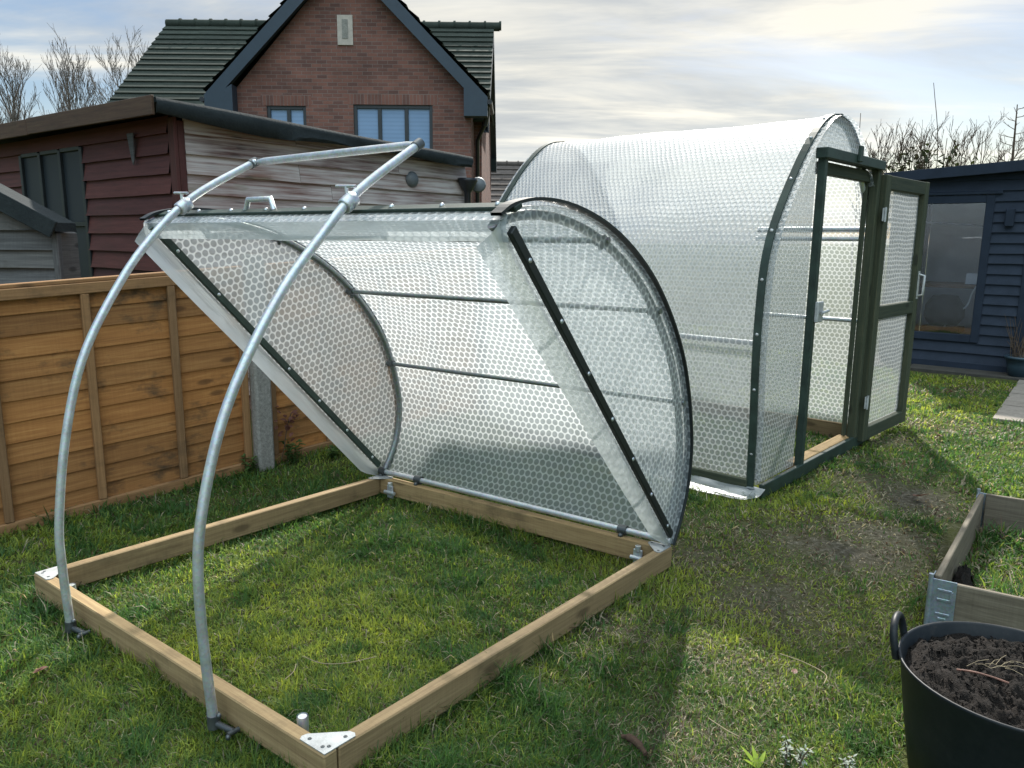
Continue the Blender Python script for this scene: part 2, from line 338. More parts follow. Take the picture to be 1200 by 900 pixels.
# ------------------------------------------------------------------ mesh builder
ORG = {}
class MB:
    def __init__(s): s.v = []; s.f = []; s.uv = []; s.r = []; s.sm = []
    def add(s, verts, faces, uvs=None, rnd=None, smooth=False):
        b = len(s.v); s.v += [V(p) for p in verts]
        rnd = random.random() if rnd is None else rnd
        s.r += [rnd] * len(verts)
        for i, f in enumerate(faces):
            s.f.append([b + k for k in f]); s.sm.append(smooth)
            s.uv.append(uvs[i] if uvs else [(0, 0)] * len(f))
    def box(s, c, size, rot=None, bev=0.004, rnd=None):
        """box centred on c; rot = 3x3 matrix whose columns are the box axes"""
        c = V(c); hx, hy, hz = [x / 2 for x in size]
        rot = rot or Matrix.Identity(3)
        bev = min(bev, hx * .45, hy * .45, hz * .45)
        la = max(range(3), key=lambda i: size[i])
        oth = [i for i in range(3) if i != la]
        P, Fs, U = [], [], []
        idx = {}
        for sx in (-1, 1):
            for sy in (-1, 1):
                for sz in (-1, 1):
                    sg = (sx, sy, sz)
                    for a in range(3):
                        p = [sg[i] * ((hx, hy, hz)[i] - (0 if i == a else bev)) for i in range(3)]
                        idx[(sg, a)] = len(P); P.append(p)
        def sgn(a, va, b, vb, c_, vc):
            t = [0, 0, 0]; t[a] = va; t[b] = vb; t[c_] = vc; return tuple(t)
        def put(ids):
            ctr = [sum(P[i][k] for i in ids) / len(ids) for k in range(3)]
            n = (V(P[ids[1]]) - V(P[ids[0]])).cross(V(P[ids[2]]) - V(P[ids[0]]))
            if n.dot(V(ctr)) < 0: ids = ids[::-1]
            n = [abs(x) for x in n]; na = n.index(max(n))
            if na == la: f = lambda p: (p[oth[0]], p[oth[1]])
            else:
                o = [i for i in oth if i != na][0]
                f = lambda p, o=o, na=na: (p[la], p[o] + 0.37 * na)
            Fs.append(ids); U.append([f(P[i]) for i in ids])
        for a in range(3):
            b, c_ = [i for i in range(3) if i != a]
            for va in (-1, 1):
                put([idx[(sgn(a, va, b, vb, c_, vc), a)] for vb, vc in ((-1, -1), (1, -1), (1, 1), (-1, 1))])
            for vb in (-1, 1):
                for vc in (-1, 1):
                    put([idx[(sgn(a, -1, b, vb, c_, vc), b)], idx[(sgn(a, 1, b, vb, c_, vc), b)], idx[(sgn(a, 1, b, vb, c_, vc), c_)], idx[(sgn(a, -1, b, vb, c_, vc), c_)]])
        for sx in (-1, 1):
            for sy in (-1, 1):
                for sz in (-1, 1): put([idx[((sx, sy, sz), a)] for a in range(3)])
        s.add([c + rot @ V(p) for p in P], Fs, U, rnd)
        return s
    def bar(s, a, b, w, h, up=(0, 0, 1), bev=0.004, ext=0.0, rnd=None):
        """box from a to b, w across, h along 'up'"""
        a, b = V(a), V(b); x = (b - a).normalized(); z = V(up); y = z.cross(x).normalized(); z = x.cross(y)
        rot = Matrix((x, y, z)).transposed()
        return s.box((a + b) / 2, ((b - a).length + 2 * ext, w, h), rot, bev, rnd)
    def tube(s, pts, r, n=10, cap=True, rnd=None):
        pts = [V(p) for p in pts]; m = len(pts)
        rs = r if isinstance(r, (list, tuple)) else [r] * m
        T = [(pts[min(i + 1, m - 1)] - pts[max(i - 1, 0)]).normalized() for i in range(m)]
        ref = V((0, 0, 1)) if abs(T[0].z) < 0.9 else V((1, 0, 0))
        u = ref.cross(T[0]).normalized(); P = []; L = 0; Ls = []
        for i in range(m):
            u = (u - T[i] * u.dot(T[i])).normalized(); w = T[i].cross(u)
            if i: L += (pts[i] - pts[i - 1]).length
            Ls.append(L)
            for k in range(n):
                a = 2 * math.pi * k / n
                P.append(pts[i] + (u * math.cos(a) + w * math.sin(a)) * rs[i])
        F, U = [], []
        for i in range(m - 1):
            for k in range(n):
                k2 = (k + 1) % n
                F.append([i * n + k, i * n + k2, (i + 1) * n + k2, (i + 1) * n + k])
                c = 2 * math.pi * rs[i] / n
                U.append([(Ls[i], k * c), (Ls[i], (k + 1) * c), (Ls[i + 1], (k + 1) * c), (Ls[i + 1], k * c)])
        s.add(P, F, U, rnd, True)
        if cap:
            s.add(P[:n], [list(range(n))[::-1]], None, rnd); s.add(P[-n:], [list(range(n))], None, rnd)
        return s
    def grid(s, rows, uvs=None, smooth=True, rnd=0.5):
        n = len(rows[0]); P = [p for r in rows for p in r]; F, U = [], []
        for i in range(len(rows) - 1):
            for k in range(n - 1):
                q = [(i, k), (i, k + 1), (i + 1, k + 1), (i + 1, k)]
                F.append([a * n + b for a, b in q])
                U.append([uvs[a][b] for a, b in q] if uvs else [(0, 0)] * 4)
        s.add(P, F, U, rnd, smooth); return s
    def prism(s, poly, off, rnd=None, uvf=None):
        """polygon (3D points) extruded by vector off"""
        poly = [V(p) for p in poly]; off = V(off); n = len(poly)
        P = poly + [p + off for p in poly]
        nrm = V((0, 0, 0))
        for i in range(n): nrm += poly[i].cross(poly[(i + 1) % n])
        F = [list(range(n)), list(range(n, 2 * n))[::-1]] if nrm.dot(off) < 0 else [list(range(n))[::-1], list(range(n, 2 * n))]
        for i in range(n):
            j = (i + 1) % n
            q = [i, j, n + j, n + i]
            F.append(q if nrm.dot(off) >= 0 else q[::-1])
        uvf = uvf or (lambda p: (p.x + p.y, p.z))
        s.add(P, F, [[uvf(P[i]) for i in f] for f in F], rnd); return s
    def lathe(s, c, prof, n=32, smooth=True, axis=None):
        c = V(c); rows = []
        rot = Matrix.Identity(3) if axis is None else V((0, 0, 1)).rotation_difference(V(axis)).to_matrix()
        for r, z in prof:
            rows.append([c + rot @ V((r * math.cos(2 * math.pi * k / n), r * math.sin(2 * math.pi * k / n), z)) for k in range(n + 1)])
        s.grid(rows, None, smooth); return s
    def build(s, name, mat, parent=None, keep_smooth=True):
        o_ = ORG.get(parent.as_pointer(), V((0, 0, 0))) if parent else None
        if parent is None: o_ = V((0, 0, 0))
        me = bpy.data.meshes.new(name)
        me.from_pydata([tuple(p - o_) for p in s.v], [], s.f)
        uvl = me.uv_layers.new(name='UVMap')
        uvl.data.foreach_set('uv', [c for f in s.uv for p in f for c in p])
        a = me.attributes.new('rnd', 'FLOAT', 'POINT'); a.data.foreach_set('value', s.r)
        me.polygons.foreach_set('use_smooth', s.sm)
        me.materials.append(mat); me.update()
        o = bpy.data.objects.new(name, me); COL.objects.link(o)
        if parent:
            o.parent = parent; ORG[o.as_pointer()] = o_
        return o

def tag(o, label=None, cat=None, group=None, kind=None):
    for k, v in (('label', label), ('category', cat), ('group', group), ('kind', kind)):
        if v: o[k] = v
    return o
def thing(name, label, cat, loc, group=None):
    o = bpy.data.objects.new(name, None); COL.objects.link(o); o.location = loc; o.empty_display_size = 0.1
    ORG[o.as_pointer()] = V(loc)
    return tag(o, label, cat, group)
def solo(mb, name, mat, label, cat, base, group=None, kind=None):
    """a thing that is one mesh, with its origin at its base"""
    b = V(base); mb.v = [p - b for p in mb.v]
    o = mb.build(name, mat); o.location = b
    return tag(o, label, cat, group, kind)
def catmull(pts, n=8):
    P = [V(p) for p in pts]; P = [P[0] * 2 - P[1]] + P + [P[-1] * 2 - P[-2]]; out = []
    for i in range(1, len(P) - 2):
        for k in range(n):
            t = k / n; a, b, c, d = P[i - 1:i + 3]
            out.append(0.5 * ((2 * b) + (c - a) * t + (2 * a - 5 * b + 4 * c - d) * t * t + (3 * b - a - 3 * c + d) * t ** 3))
    out.append(P[-2]); return out

# ------------------------------------------------------------------ terrain
PATCH = [(1.55, 3.65, 0.70, 0.42, 1.0), (1.95, 3.65, 0.42, 0.50, 0.95), (2.40, 4.45, 0.38, 0.50, 1.0), (1.20, 3.05, 0.45, 0.45, 0.75), (0.95, 3.45, 0.3, 0.4, 0.6), (0.35, 2.75, 0.3, 0.25, 0.45), (0.6, 2.1, 0.25, 0.25, 0.45), (2.9, 5.75, 0.5, 0.25, 0.5),
         (0.85, 2.55, 0.30, 0.30, 0.40), (3.7, 6.2, 0.5, 0.4, 0.45), (4.3, 7.9, 0.9, 0.3, 0.5), (2.55, 5.2, 0.3, 0.3, 0.5), (-2.2, 4.25, 0.9, 0.08, 0.25)]
def mud_np(x, y):
    m = np.zeros_like(x)
    for cx, cy, rx, ry, s in PATCH:
        m = np.maximum(m, s * np.exp(-(((x - cx) / rx) ** 2 + ((y - cy) / ry) ** 2)))
    return m * (0.8 + 0.35 * np.sin(x * 7.1 + 1.3 * np.sin(y * 5)) * np.sin(y * 6.3 + x))
FP0 = np.array([-1.62, 4.78]); FD = np.array([0.724, 0.690]); FN = np.array([-0.690, 0.724])
def gz_np(x, y):
    s = (x - FP0[0]) * FD[0] + (y - FP0[1]) * FD[1]
    d = (x - FP0[0]) * FN[0] + (y - FP0[1]) * FN[1]
    base = np.clip(0.045 + 0.058 * s, -0.05, 0.13)
    w = 1 / (1 + np.exp(np.clip(-(d + 0.45) / 0.12, -50, 50))) * 1 / (1 + np.exp(np.clip((d - 9) / 1.5, -50, 50)))
    bumps = 0.010 * np.sin(x * 3.1 + 0.7 * np.sin(y * 2.3)) * np.sin(y * 2.7 + 1.1) + 0.006 * np.sin(x * 9.3 + y * 4.1) * np.sin(y * 8.1 - x * 3.7)
    near = np.exp(-((x / 30) ** 2 + (y / 30) ** 2))
    return (base * w + bumps) * near
def gz(x, y): return float(gz_np(np.array([x], float), np.array([y], float))[0])

def build_ground():
    xs = np.concatenate(([-900, -300, -100, -40, -20, -12, -8], np.arange(-6, 9.01, 0.09), [11, 15, 25, 50, 120, 300, 900]))
    ys = np.concatenate(([-300, -60, -20, -8, -3], np.arange(-1, 12.01, 0.09), [14, 17, 22, 30, 45, 70, 120, 300, 900]))
    X, Y = np.meshgrid(xs, ys); Z = gz_np(X, Y)
    nx, ny = len(xs), len(ys)
    co = np.stack([X, Y, Z], -1).reshape(-1, 3)
    i = np.arange(ny - 1)[:, None] * nx + np.arange(nx - 1)[None]
    F = np.stack([i, i + 1, i + nx + 1, i + nx], -1).reshape(-1, 4)
    me = bpy.data.meshes.new('ground'); me.from_pydata(co.tolist(), [], F.tolist())
    a = me.attributes.new('mud', 'FLOAT', 'POINT'); a.data.foreach_set('value', mud_np(co[:, 0], co[:, 1]).astype(np.float32))
    me.materials.append(M['ground']); me.polygons.foreach_set('use_smooth', [True] * len(F))
    o = bpy.data.objects.new('ground', me); COL.objects.link(o); tag(o, kind='structure')
build_ground()

def in_box(x, y, c, ax, hx, hy):
    ax = np.array(ax) / np.hypot(*ax); dx, dy = x - c[0], y - c[1]
    return (np.abs(dx * ax[0] + dy * ax[1]) < hx) & (np.abs(-dx * ax[1] + dy * ax[0]) < hy)

def grass_mesh(name, x, y, hscale=1.0, wet=0.0, label=None):
    n = len(x); d = np.hypot(x, y)
    mud = np.clip(mud_np(x, y), 0, 1)
    z = gz_np(x, y) - 0.004
    lump = 0.5 + 0.5 * np.sin(x * 5.3 + 2 * np.sin(y * 3.1)) * np.sin(y * 6.1 + 2 * np.sin(x * 2.7))
    fine = 0.5 + 0.5 * np.sin(x * 17 + 3 * np.sin(y * 11)) * np.sin(y * 19 + 2 * np.sin(x * 13))
    h = (0.017 + 0.040 * lump * fine + 0.020 * rng.random(n)) * (1 - 0.65 * mud) * hscale
    fdist = np.abs((x - FP0[0]) * FN[0] + (y - FP0[1]) * FN[1])
    edge = np.exp(-(fdist / 0.10) ** 2) * 0.9
    for (ax_, ay_), (bx_, by_) in (((-1.985, 2.994), (-.5, 1.858)), ((-.5, 1.858), (.745, 3.34)), ((.745, 3.34), (-.774, 4.403)), ((-.774, 4.403), (-1.985, 2.994))):
        ex, ey = bx_ - ax_, by_ - ay_; L_ = np.hypot(ex, ey); tt = np.clip(((x - ax_) * ex + (y - ay_) * ey) / L_ ** 2, 0, 1)
        dd = np.hypot(x - ax_ - tt * ex, y - ay_ - tt * ey); edge = np.maximum(edge, np.exp(-(dd / 0.07) ** 2) * rng.random(n) * 0.9)
    h = h * (1 + edge)
    straw = rng.random(n) < (0.05 + 0.85 * mud)
    tuft = np.sin(x * 8.7 + 2.3 * np.sin(y * 4.9)) * np.sin(y * 9.9 + 2.1 * np.sin(x * 5.7)) > 0.62
    h = np.where(tuft & (rng.random(n) < 0.6), h * 1.55, h)
    broad = rng.random(n) < 0.06
    ang = rng.random(n) * 2 * np.pi
    # tufts comb in a common direction that wanders over the lawn
    comb = 2.4 * np.sin(x * 2.9 + 1.7 * np.sin(y * 2.1)) + 2.0 * np.sin(y * 3.7 + x * 1.3)
    ang = np.where(rng.random(n) < 0.28, comb + rng.normal(0, 0.9, n), ang)
    lean = np.clip(rng.normal(1.05, 0.42, n), 0.1, 1.9)
    lean = np.where(straw, lean + 0.5, lean); h = np.where(straw, h * 1.35, h)
    w = (0.0011 + 0.0009 * rng.random(n)) * np.clip(d / 2.5, .9, 4.5) * (0.8 + 0.4 * hscale)
    w = np.where(broad, w * 3.6, w); h = np.where(broad, h * 0.55, h); lean = np.where(broad, 1.35, lean)
    dirx, diry = np.cos(ang), np.sin(ang)
    px, py = -diry, dirx
    tw = rng.normal(0, 0.5, n); qx = px * np.cos(tw) - py * np.sin(tw); qy = px * np.sin(tw) + py * np.cos(tw)
    P = np.empty((n, 5, 3))
    b = np.stack([x, y, z], -1); q = np.stack([qx, qy, np.zeros(n)], -1) * w[:, None]; D = np.stack([dirx, diry, np.zeros(n)], -1)
    h1 = h * 0.6
    mid = b + D * (h1 * np.sin(lean * 0.5))[:, None]; mid[:, 2] += h1 * np.cos(lean * 0.5)
    tip = mid + D * (h * 0.55 * np.sin(lean * 1.1))[:, None]; tip[:, 2] += h * 0.55 * np.cos(lean * 1.1)
    P[:, 0] = b - q; P[:, 1] = b + q; P[:, 2] = mid + q * 0.85; P[:, 3] = mid - q * 0.85; P[:, 4] = tip
    # colours: green, moss-yellow, dead straw
    big = 0.5 + 0.5 * np.sin(x * 1.9 + 1.2 * np.sin(y * 1.6) + 0.8) * np.sin(y * 2.2 + 1.4 * np.sin(x * 1.1))
    t = np.clip(-0.05 + 0.75 * big ** 1.5 * (0.4 + 0.6 * fine) + 0.35 * fine * (1 - lump) + rng.normal(0, 0.20, n) - 0.38 * tuft, 0, 1)[:, None]
    g1 = np.array([0.046, 0.112, 0.028]); g2 = np.array([0.30, 0.345, 0.050])
    col = g1 * (1 - t) + g2 * t
    sc = np.array([0.30, 0.26, 0.18]) * (0.25 + 0.95 * rng.random(n))[:, None]
    sc = np.where((broad | (rng.random(n) < 0.25))[:, None], np.array([0.085, 0.055, 0.038]), sc)
    col = np.where(straw[:, None], sc, col) * (0.75 + 0.5 * rng.random(n))[:, None]
    co = P.reshape(-1, 3).astype(np.float32)
    me = bpy.data.meshes.new(name)
    me.vertices.add(n * 5); me.vertices.foreach_set('co', co.ravel())
    base = (np.arange(n) * 5)[:, None]
    loops = np.concatenate([base + np.array([[0, 1, 2, 3]]), base + np.array([[3, 2, 4]])], 1).astype(np.int32).ravel()
    me.loops.add(n * 7); me.loops.foreach_set('vertex_index', loops)
    me.polygons.add(n * 2)
    st = ((np.arange(n) * 7)[:, None] + np.array([[0, 4]])).astype(np.int32).ravel()
    me.polygons.foreach_set('loop_start', st)
    ca = me.color_attributes.new('Col', 'FLOAT_COLOR', 'POINT')
    c4 = np.ones((n, 5, 4), np.float32); c4[:, :, :3] = col[:, None, :]
    ca.data.foreach_set('color', c4.ravel())
    me.update(calc_edges=True); me.validate()
    me.materials.append(M['grass'])
    o = bpy.data.objects.new(name, me); COL.objects.link(o)
    tag(o, label, 'grass', kind='stuff')
    return o

BED_C = np.array([1.68, 2.86]); BE1 = np.array([0.84, -0.5426]); BE2 = np.array([0.61, 0.7924])
def build_grass():
    n = 520000
    # radial falloff: near blades are dense, far ones fewer and wider
    d = 1.5 * np.exp(rng.random(n) * math.log(13.5 / 1.5)); a = rng.uniform(-0.88, 0.88, n)
    x, y = d * np.sin(a), d * np.cos(a)
    keep = rng.random(n) > 0.98 * np.clip(mud_np(x, y), 0, 1) * (0.6 + 0.8 * rng.random(n))
    fd = (x - FP0[0]) * FN[0] + (y - FP0[1]) * FN[1]; fs = (x - FP0[0]) * FD[0] + (y - FP0[1]) * FD[1]
    keep &= ~((fd > -0.03) & (fs < 2.2))
    keep &= ~in_box(x, y, (5.55, 9.2), (0.774, -0.633), 3.2, 0.75) & ~in_box(x, y, (6.3, 10.6), (0.774, -0.633), 3.2, 1.5)
    keep &= ~in_box(x, y, (5.38, 7.42), (1.3, 1.69), 1.45, 0.39)
    keep &= ~(np.hypot(x - 1.375, y - 1.9) < 0.26)
    dx = x - BED_C[0]; dy = y - BED_C[1]
    keep &= ~((dx * BE1[0] + dy * BE1[1] > -0.02) & (dx * BE2[0] + dy * BE2[1] > -0.02) & (dx * BE2[0] + dy * BE2[1] < 1.38) & (dx * BE1[0] + dy * BE1[1] < 1.25))
    grass_mesh('lawn_grass', x[keep], y[keep], label='short tufted green lawn grass with worn muddy patches')
    n = 9000
    s, t = rng.uniform(0.03, 1.15, n), rng.uniform(0.08, 1.28, n)
    x = BED_C[0] + BE1[0] * s + BE2[0] * t; y = BED_C[1] + BE1[1] * s + BE2[1] * t
    grass_mesh('bed_grass', x, y, 1.9, label='longer green grass growing inside the low wooden raised bed')
build_grass()

# ------------------------------------------------------------------ lift-up cloche (open, front)
D0 = V((-0.774, 4.403, 0)); UX = V((0.8186, -0.5743, 0)); VX = V((-0.5743, -0.8186, 0)); W = 1.843
def uvz(u, v, z): return D0 + UX * u + VX * v + V((0, 0, z))
cl = thing('cloche', 'clear bubble film cloche with its half barrel lid tilted up over a timber base frame', 'cloche', (-0.6, 3.2, 0))
zt = 0.12; BH, BW = 0.098, 0.046
cA, cB, cC, cD = V((-1.985, 2.994, 0)), V((-0.50, 1.858, 0)), V((0.745, 3.34, 0)), V((-0.774, 4.403, 0))
def inset(p, a, b, w):      # move along both edges inwards
    return p + (a - p).normalized() * w + (b - p).normalized() * w
ctr = (cA + cB + cC + cD) / 4
def beam(a, b, short0, short1, lbl):
    x = (b - a).normalized(); inn = V((-x.y, x.x, 0))
    if inn.dot(ctr - a) < 0: inn = -inn
    a2 = a + x * short0 + inn * BW / 2; b2 = b - x * short1 + inn * BW / 2
    mb = MB().bar(a2 + V((0, 0, zt - BH / 2)), b2 + V((0, 0, zt - BH / 2)), BW, BH, bev=0.004)
    return mb.build('base_beam', M['timber'], cl)
b_ab = beam(cA, cB, 0, 0, ''); b_bc = beam(cB, cC, BW + .004, 0, ''); b_cd = beam(cC, cD, BW + .004, 0, ''); b_da = beam(cD, cA, BW + .004, BW + .004, '')
def corner_plate(p, a, b, parent, size=0.12):
    x = (a - p).normalized(); y = (b - p).normalized(); z = V((0, 0, zt + 0.001))
    p = p + z
    poly = [p + x * .004 + y * .004, p + x * size + y * .004, p + x * (size + .008) + y * .016, p + x * (size + .004) + y * .032, p + y * (size + .004) + x * .032, p + y * (size + .008) + x * .016, p + y * size + x * .004]
    o = MB().prism(poly, (0, 0, 0.003)).build('corner_plate', M['plate'], parent)
    for s, t in ((.034, .022), (.09, .022), (.022, .034), (.022, .09)):
        MB().lathe(p + x * s + y * t + V((0, 0, .0032)), [(0.0062, 0), (0.0052, .0012), (0.0018, .0013), (0.0016, .0004), (0, .0004)], 12).build('screw', M['dark_steel'], o)
corner_plate(cB, cA, cC, cl, 0.11); corner_plate(cA, cB, cD, cl, 0.11)
corner_plate(cC, cB, cD, cl, 0.10); corner_plate(cD, cA, cC, cl, 0.10)
# short ground stakes
for p, tz in ((inset(cB, cA, cC, 0) + (cA - cB).normalized() * .19 + (cC - cB).normalized() * .072, 0.128), (cB + (cA - cB).normalized() * .10 - (cC - cB).normalized() * .022, 0.03), (cA + (cB - cA).normalized() * .17 + (cD - cA).normalized() * .072, 0.095)):
    MB().tube([p + V((0, 0, -0.1)), p + V((0, 0, tz))], 0.017, 14, cap=False).tube([p + V((0, 0, tz - .002)), p + V((0, 0, tz - .03))], 0.0135, 14).build('ground_stake', M['galv'], cl)
# guide hoops
near = [(1.950, .04), (1.965, .298), (1.962, .489), (1.945, .64), (1.897, .811), (1.829, .977), (1.729, 1.143), (1.591, 1.328), (1.447, 1.475), (1.275, 1.630), (.966, 1.815)]
far = [(1.918, .04), (1.926, .307), (1.912, .47), (1.852, .752), (1.756, 1.03), (1.612, 1.264), (1.458, 1.458), (1.262, 1.628), (.960, 1.788)]
def swell(pts, k):      # the hoops clear the lid's leading edge
    return [(v * (1 + k * min(1, max(0, (z - .3) / .9))), .1 + (z - .1) * (1 + k * min(1, max(0, (z - .3) / .9)))) for v, z in pts]
near = swell(near, .016); far = swell(far, .022)
for u, pts, ring in ((1.215, near, 9), (0.265, far, 7)):
    path = catmull([uvz(u, v, z) for v, z in pts], 6)
    o = MB().tube(path, 0.0155, 14).build('guide_hoop', M['galv'], cl)
    a, b = path[-2], path[-1]
    t = (b - a).normalized()
    MB().tube([b - t * .03, b + t * .006], 0.0195, 14).build('end_cap', M['dark_steel'], o)
    c = uvz(u, *pts[ring - 1]).lerp(uvz(u, *pts[ring]), .78); t = (uvz(u, *pts[ring + 1]) - uvz(u, *pts[ring - 1])).normalized()
    mb = MB().tube([c - t * .028, c - t * .024, c + t * .024, c + t * .028], [.023, .027, .027, .023], 18)
    mb.tube([c + V((0, 0, .02)) - UX * .01, c + V((0, 0, .052)) - UX * .012], .006, 8).tube([c - UX * .06 + V((0, 0, .053)), c + UX * .035 + V((0, 0, .05))], .005, 8)
    mb.build('slide_collar', M['galv'], o)
    # bracket at the foot
    f = uvz(u, pts[0][0], .055); x = V((-VX.x, -VX.y, 0))
    beam_v = {1.215: 1.905, 0.265: 1.868}[u]
    along = (cB - cA).normalized(); outw = V((-along.y, along.x, 0)); outw = outw if outw.dot(ctr - cA) < 0 else -outw
    mb = MB().tube([f + V((0, 0, -.022)), f + V((0, 0, .020))], .0195, 14)
    mb.tube([f + V((0, 0, -.006)), f + V((0, 0, -.008)) + along * .085 - outw * .012], .010, 10).tube([f + along * .085 - outw * .03 + V((0, 0, -.008)), f + along * .085 + outw * .008 + V((0, 0, -.008))], .008, 10)
    for q in (f + V((0, 0, .012)) - along * .027, f + V((0, 0, .028)) + along * .03, f + along * .098 + outw * .014 + V((0, 0, -.006))):
        mb.lathe(q, [(0, -.008), (.006, -.007), (.008, 0), (.006, .006), (0, .008)], 10)
    mb.build('foot_bracket', M['dark_steel'], o)
ea, eb = uvz(0.265, far[-1][0], far[-1][1] - .003), uvz(1.215, near[-1][0], near[-1][1] - .003)
dr = (eb - ea).normalized()
cb = MB().tube([ea + dr * (-.005), ea + dr * .03, ea + dr * .06, eb - dr * .06, eb - dr * .03, eb + dr * .005], [.009, .012, .0155, .0155, .012, .009], 14)
cb.lathe(ea + V((0, -.02, 0)), [(0, -.012), (.008, -.01), (.011, 0), (.008, .01), (0, .012)], 10)
cb.build('cross_bar', M['galv'], cl)

# lid: chord coordinates (a along chord from hinge, b outwards)
TH = R(46.4); ZH = 0.135
def lid(u, a, b): return uvz(u, a * math.cos(TH) - b * math.sin(TH), ZH + a * math.sin(TH) + b * math.cos(TH))
LA = [(0.0, 0.0), (.025, .13), (.08, .26), (.19, .39), (.32, .475), (.48, .548), (.66, .598), (.88, .615), (1.12, .597), (1.36, .535), (1.58, .44), (1.775, .315), (1.92, .185), (2.005, .07), (2.03, .0)]
arc = [(p.x, p.y) for p in catmull([V((a * .967, b, 0)) for a, b in LA], 4)]
sl = [0.0]
for i in range(1, len(arc)): sl.append(sl[-1] + math.hypot(arc[i][0] - arc[i - 1][0], arc[i][1] - arc[i - 1][1]))
def arc_at(s):
    for i in range(1, len(arc)):
        if sl[i] >= s:
            t = (s - sl[i - 1]) / (sl[i] - sl[i - 1])
            return tuple(arc[i - 1][k] + (arc[i][k] - arc[i - 1][k]) * t for k in (0, 1))
    return arc[-1]
nu = 40
rows, uvs = [], []
for i, (a, b) in enumerate(arc):
    row, uu = [], []
    for k in range(nu + 1):
        u = -0.012 + (W + 0.024) * k / nu
        wv = 0.010 * math.sin(k * 0.55 + 1.2 * math.sin(i * 0.25)) * math.sin(i * math.pi / (len(arc) - 1)) * (0.4 + 0.6 * noise.noise(V((u * 2, sl[i] * 2, 3))))
        wv += 0.012 * noise.noise(V((u * 1.3, sl[i] * 1.7, 9)))
        if i in (0, len(arc) - 1): wv *= 0.2
        row.append(lid(u, a, b + wv)); uu.append((u, sl[i]))
    rows.append(row); uvs.append(uu)
MB().grid(rows, uvs).build('cover', M['film'], cl)
for u, sgn in ((0.0, -1), (W, 1)):
    rows, uvs = [], []
    nb = 12
    for i, (a, b) in enumerate(arc[1:-1], 1):
        row, uu = [], []
        for k in range(nb + 1):
            bb = -0.005 + (b + 0.005 - 0.004) * k / nb
            wv = 0.010 * noise.noise(V((a * 2.1, bb * 3, 5 + u))) * math.sin(math.pi * k / nb)
            row.append(lid(u + sgn * wv, a, bb)); uu.append((a, bb))
        rows.append(row); uvs.append(uu)
    MB().grid(rows, uvs).build('end_panel', M['film'], cl)
    # free hem of film beyond the chord rail
    rows, uvs = [], []
    na = 40
    for i in range(na + 1):
        a = -0.02 + 1.975 * i / na; row, uu = [], []
        for k in range(7):
            t = k / 6; wd = 0.055 + 0.022 * a if sgn > 0 else 0.095
            taper = min(1, (a + .06) / .22)
            bb = -0.004 - wd * taper * t
            curl = -sgn * (0.03 * t * t * taper) + 0.006 * noise.noise(V((a * 2.2, t, u + 2)))
            row.append(lid(u + curl, a, bb)); uu.append((a, bb))
        rows.append(row); uvs.append(uu)
    MB().grid(rows, uvs).build('film_hem', M['film_edge'], cl)
    # inner hoop pipe, outer edge strip
    ui = u - sgn * 0.030
    MB().tube([lid(ui, a, b) for a, b in [(p[0] * .985 + .012, max(.0, p[1] - .024)) for p in arc]], 0.0165, 12).build('lid_hoop', M['pipe_dark'], cl)
    rows = []
    for i, (a, b) in enumerate(arc):
        j0, j1 = max(i - 1, 0), min(i + 1, len(arc) - 1)
        n = V((-(arc[j1][1] - arc[j0][1]), arc[j1][0] - arc[j0][0])).normalized() if False else None
        tx, ty = arc[j1][0] - arc[j0][0], arc[j1][1] - arc[j0][1]; l = math.hypot(tx, ty); nx, ny = -ty / l, tx / l
        q = [(u - sgn * .022, .013), (u + sgn * .018, .013), (u + sgn * .018, .023), (u - sgn * .022, .023), (u - sgn * .022, .013)]
        rows.append([lid(uu, a + nx * o, b + ny * o) for uu, o in q])
    es = MB().grid(rows, None, False); es.build('edge_strip', M['black_rail'], cl)
    # chord rail with screws
    ur = u + 0.014
    mat = M['black_rail'] if sgn > 0 else M['green_rail']
    rail = MB().bar(lid(ur, .06, .014), lid(ur, 1.915, .014), .020, .034, up=tuple(lid(0, 0, 1) - lid(0, 0, 0)), bev=.003).build('chord_rail', mat, cl)
    for k in range(7):
        a = .15 + 1.64 * k / 6
        MB().lathe(lid(ur + .0102, a, .014), [(.0085, 0), (.007, .003), (0, .004)], 10, axis=UX).build('screw', M['galv'], rail)
for s in (0.82, 1.43, 2.06):
    a, b = arc_at(s * sl[-1] / 2.86)
    p = MB().tube([lid(-.006, a, b - .03), lid(W + .006, a, b - .03)], .0115, 12).build('purlin', M['pipe_dark'], cl)
    for u in (.03, W - .03):
        MB().tube([lid(u - .018, a, b - .03), lid(u + .018, a, b - .03)], .0205, 12).lathe(lid(u, a - .022, b - .045), [(0, -.01), (.009, -.006), (.009, .006), (0, .01)], 8).build('pipe_clamp', M['dark_steel'], p)
hp = MB().tube([lid(-.01, .012, .004), lid(W + .005, .012, .004)], .0145, 12).build('hinge_pipe', M['galv'], cl)
for u in (.02, .30, W - .24):
    MB().tube([lid(u - .022, .012, .004), lid(u + .022, .012, .004)], .0235, 12).lathe(lid(u, .012, -.026), [(0, -.014), (.010, -.010), (.013, 0), (.010, .010), (0, .014)], 10, axis=VX).build('pipe_clamp', M['dark_steel'], hp)
for u in (.13, W - .13):
    c = uvz(u, .062, .055)
    MB().box(c, (.045, .010, .075), Matrix((UX, -VX, V((0, 0, 1)))).transposed()).tube([c + V((0, 0, .03)), c + V((0, 0, .055))], .014, 10).tube([c - UX * .03 + VX * .014, c + UX * .045 + VX * .014], .011, 10).build('beam_bracket', M['galv'], cl)
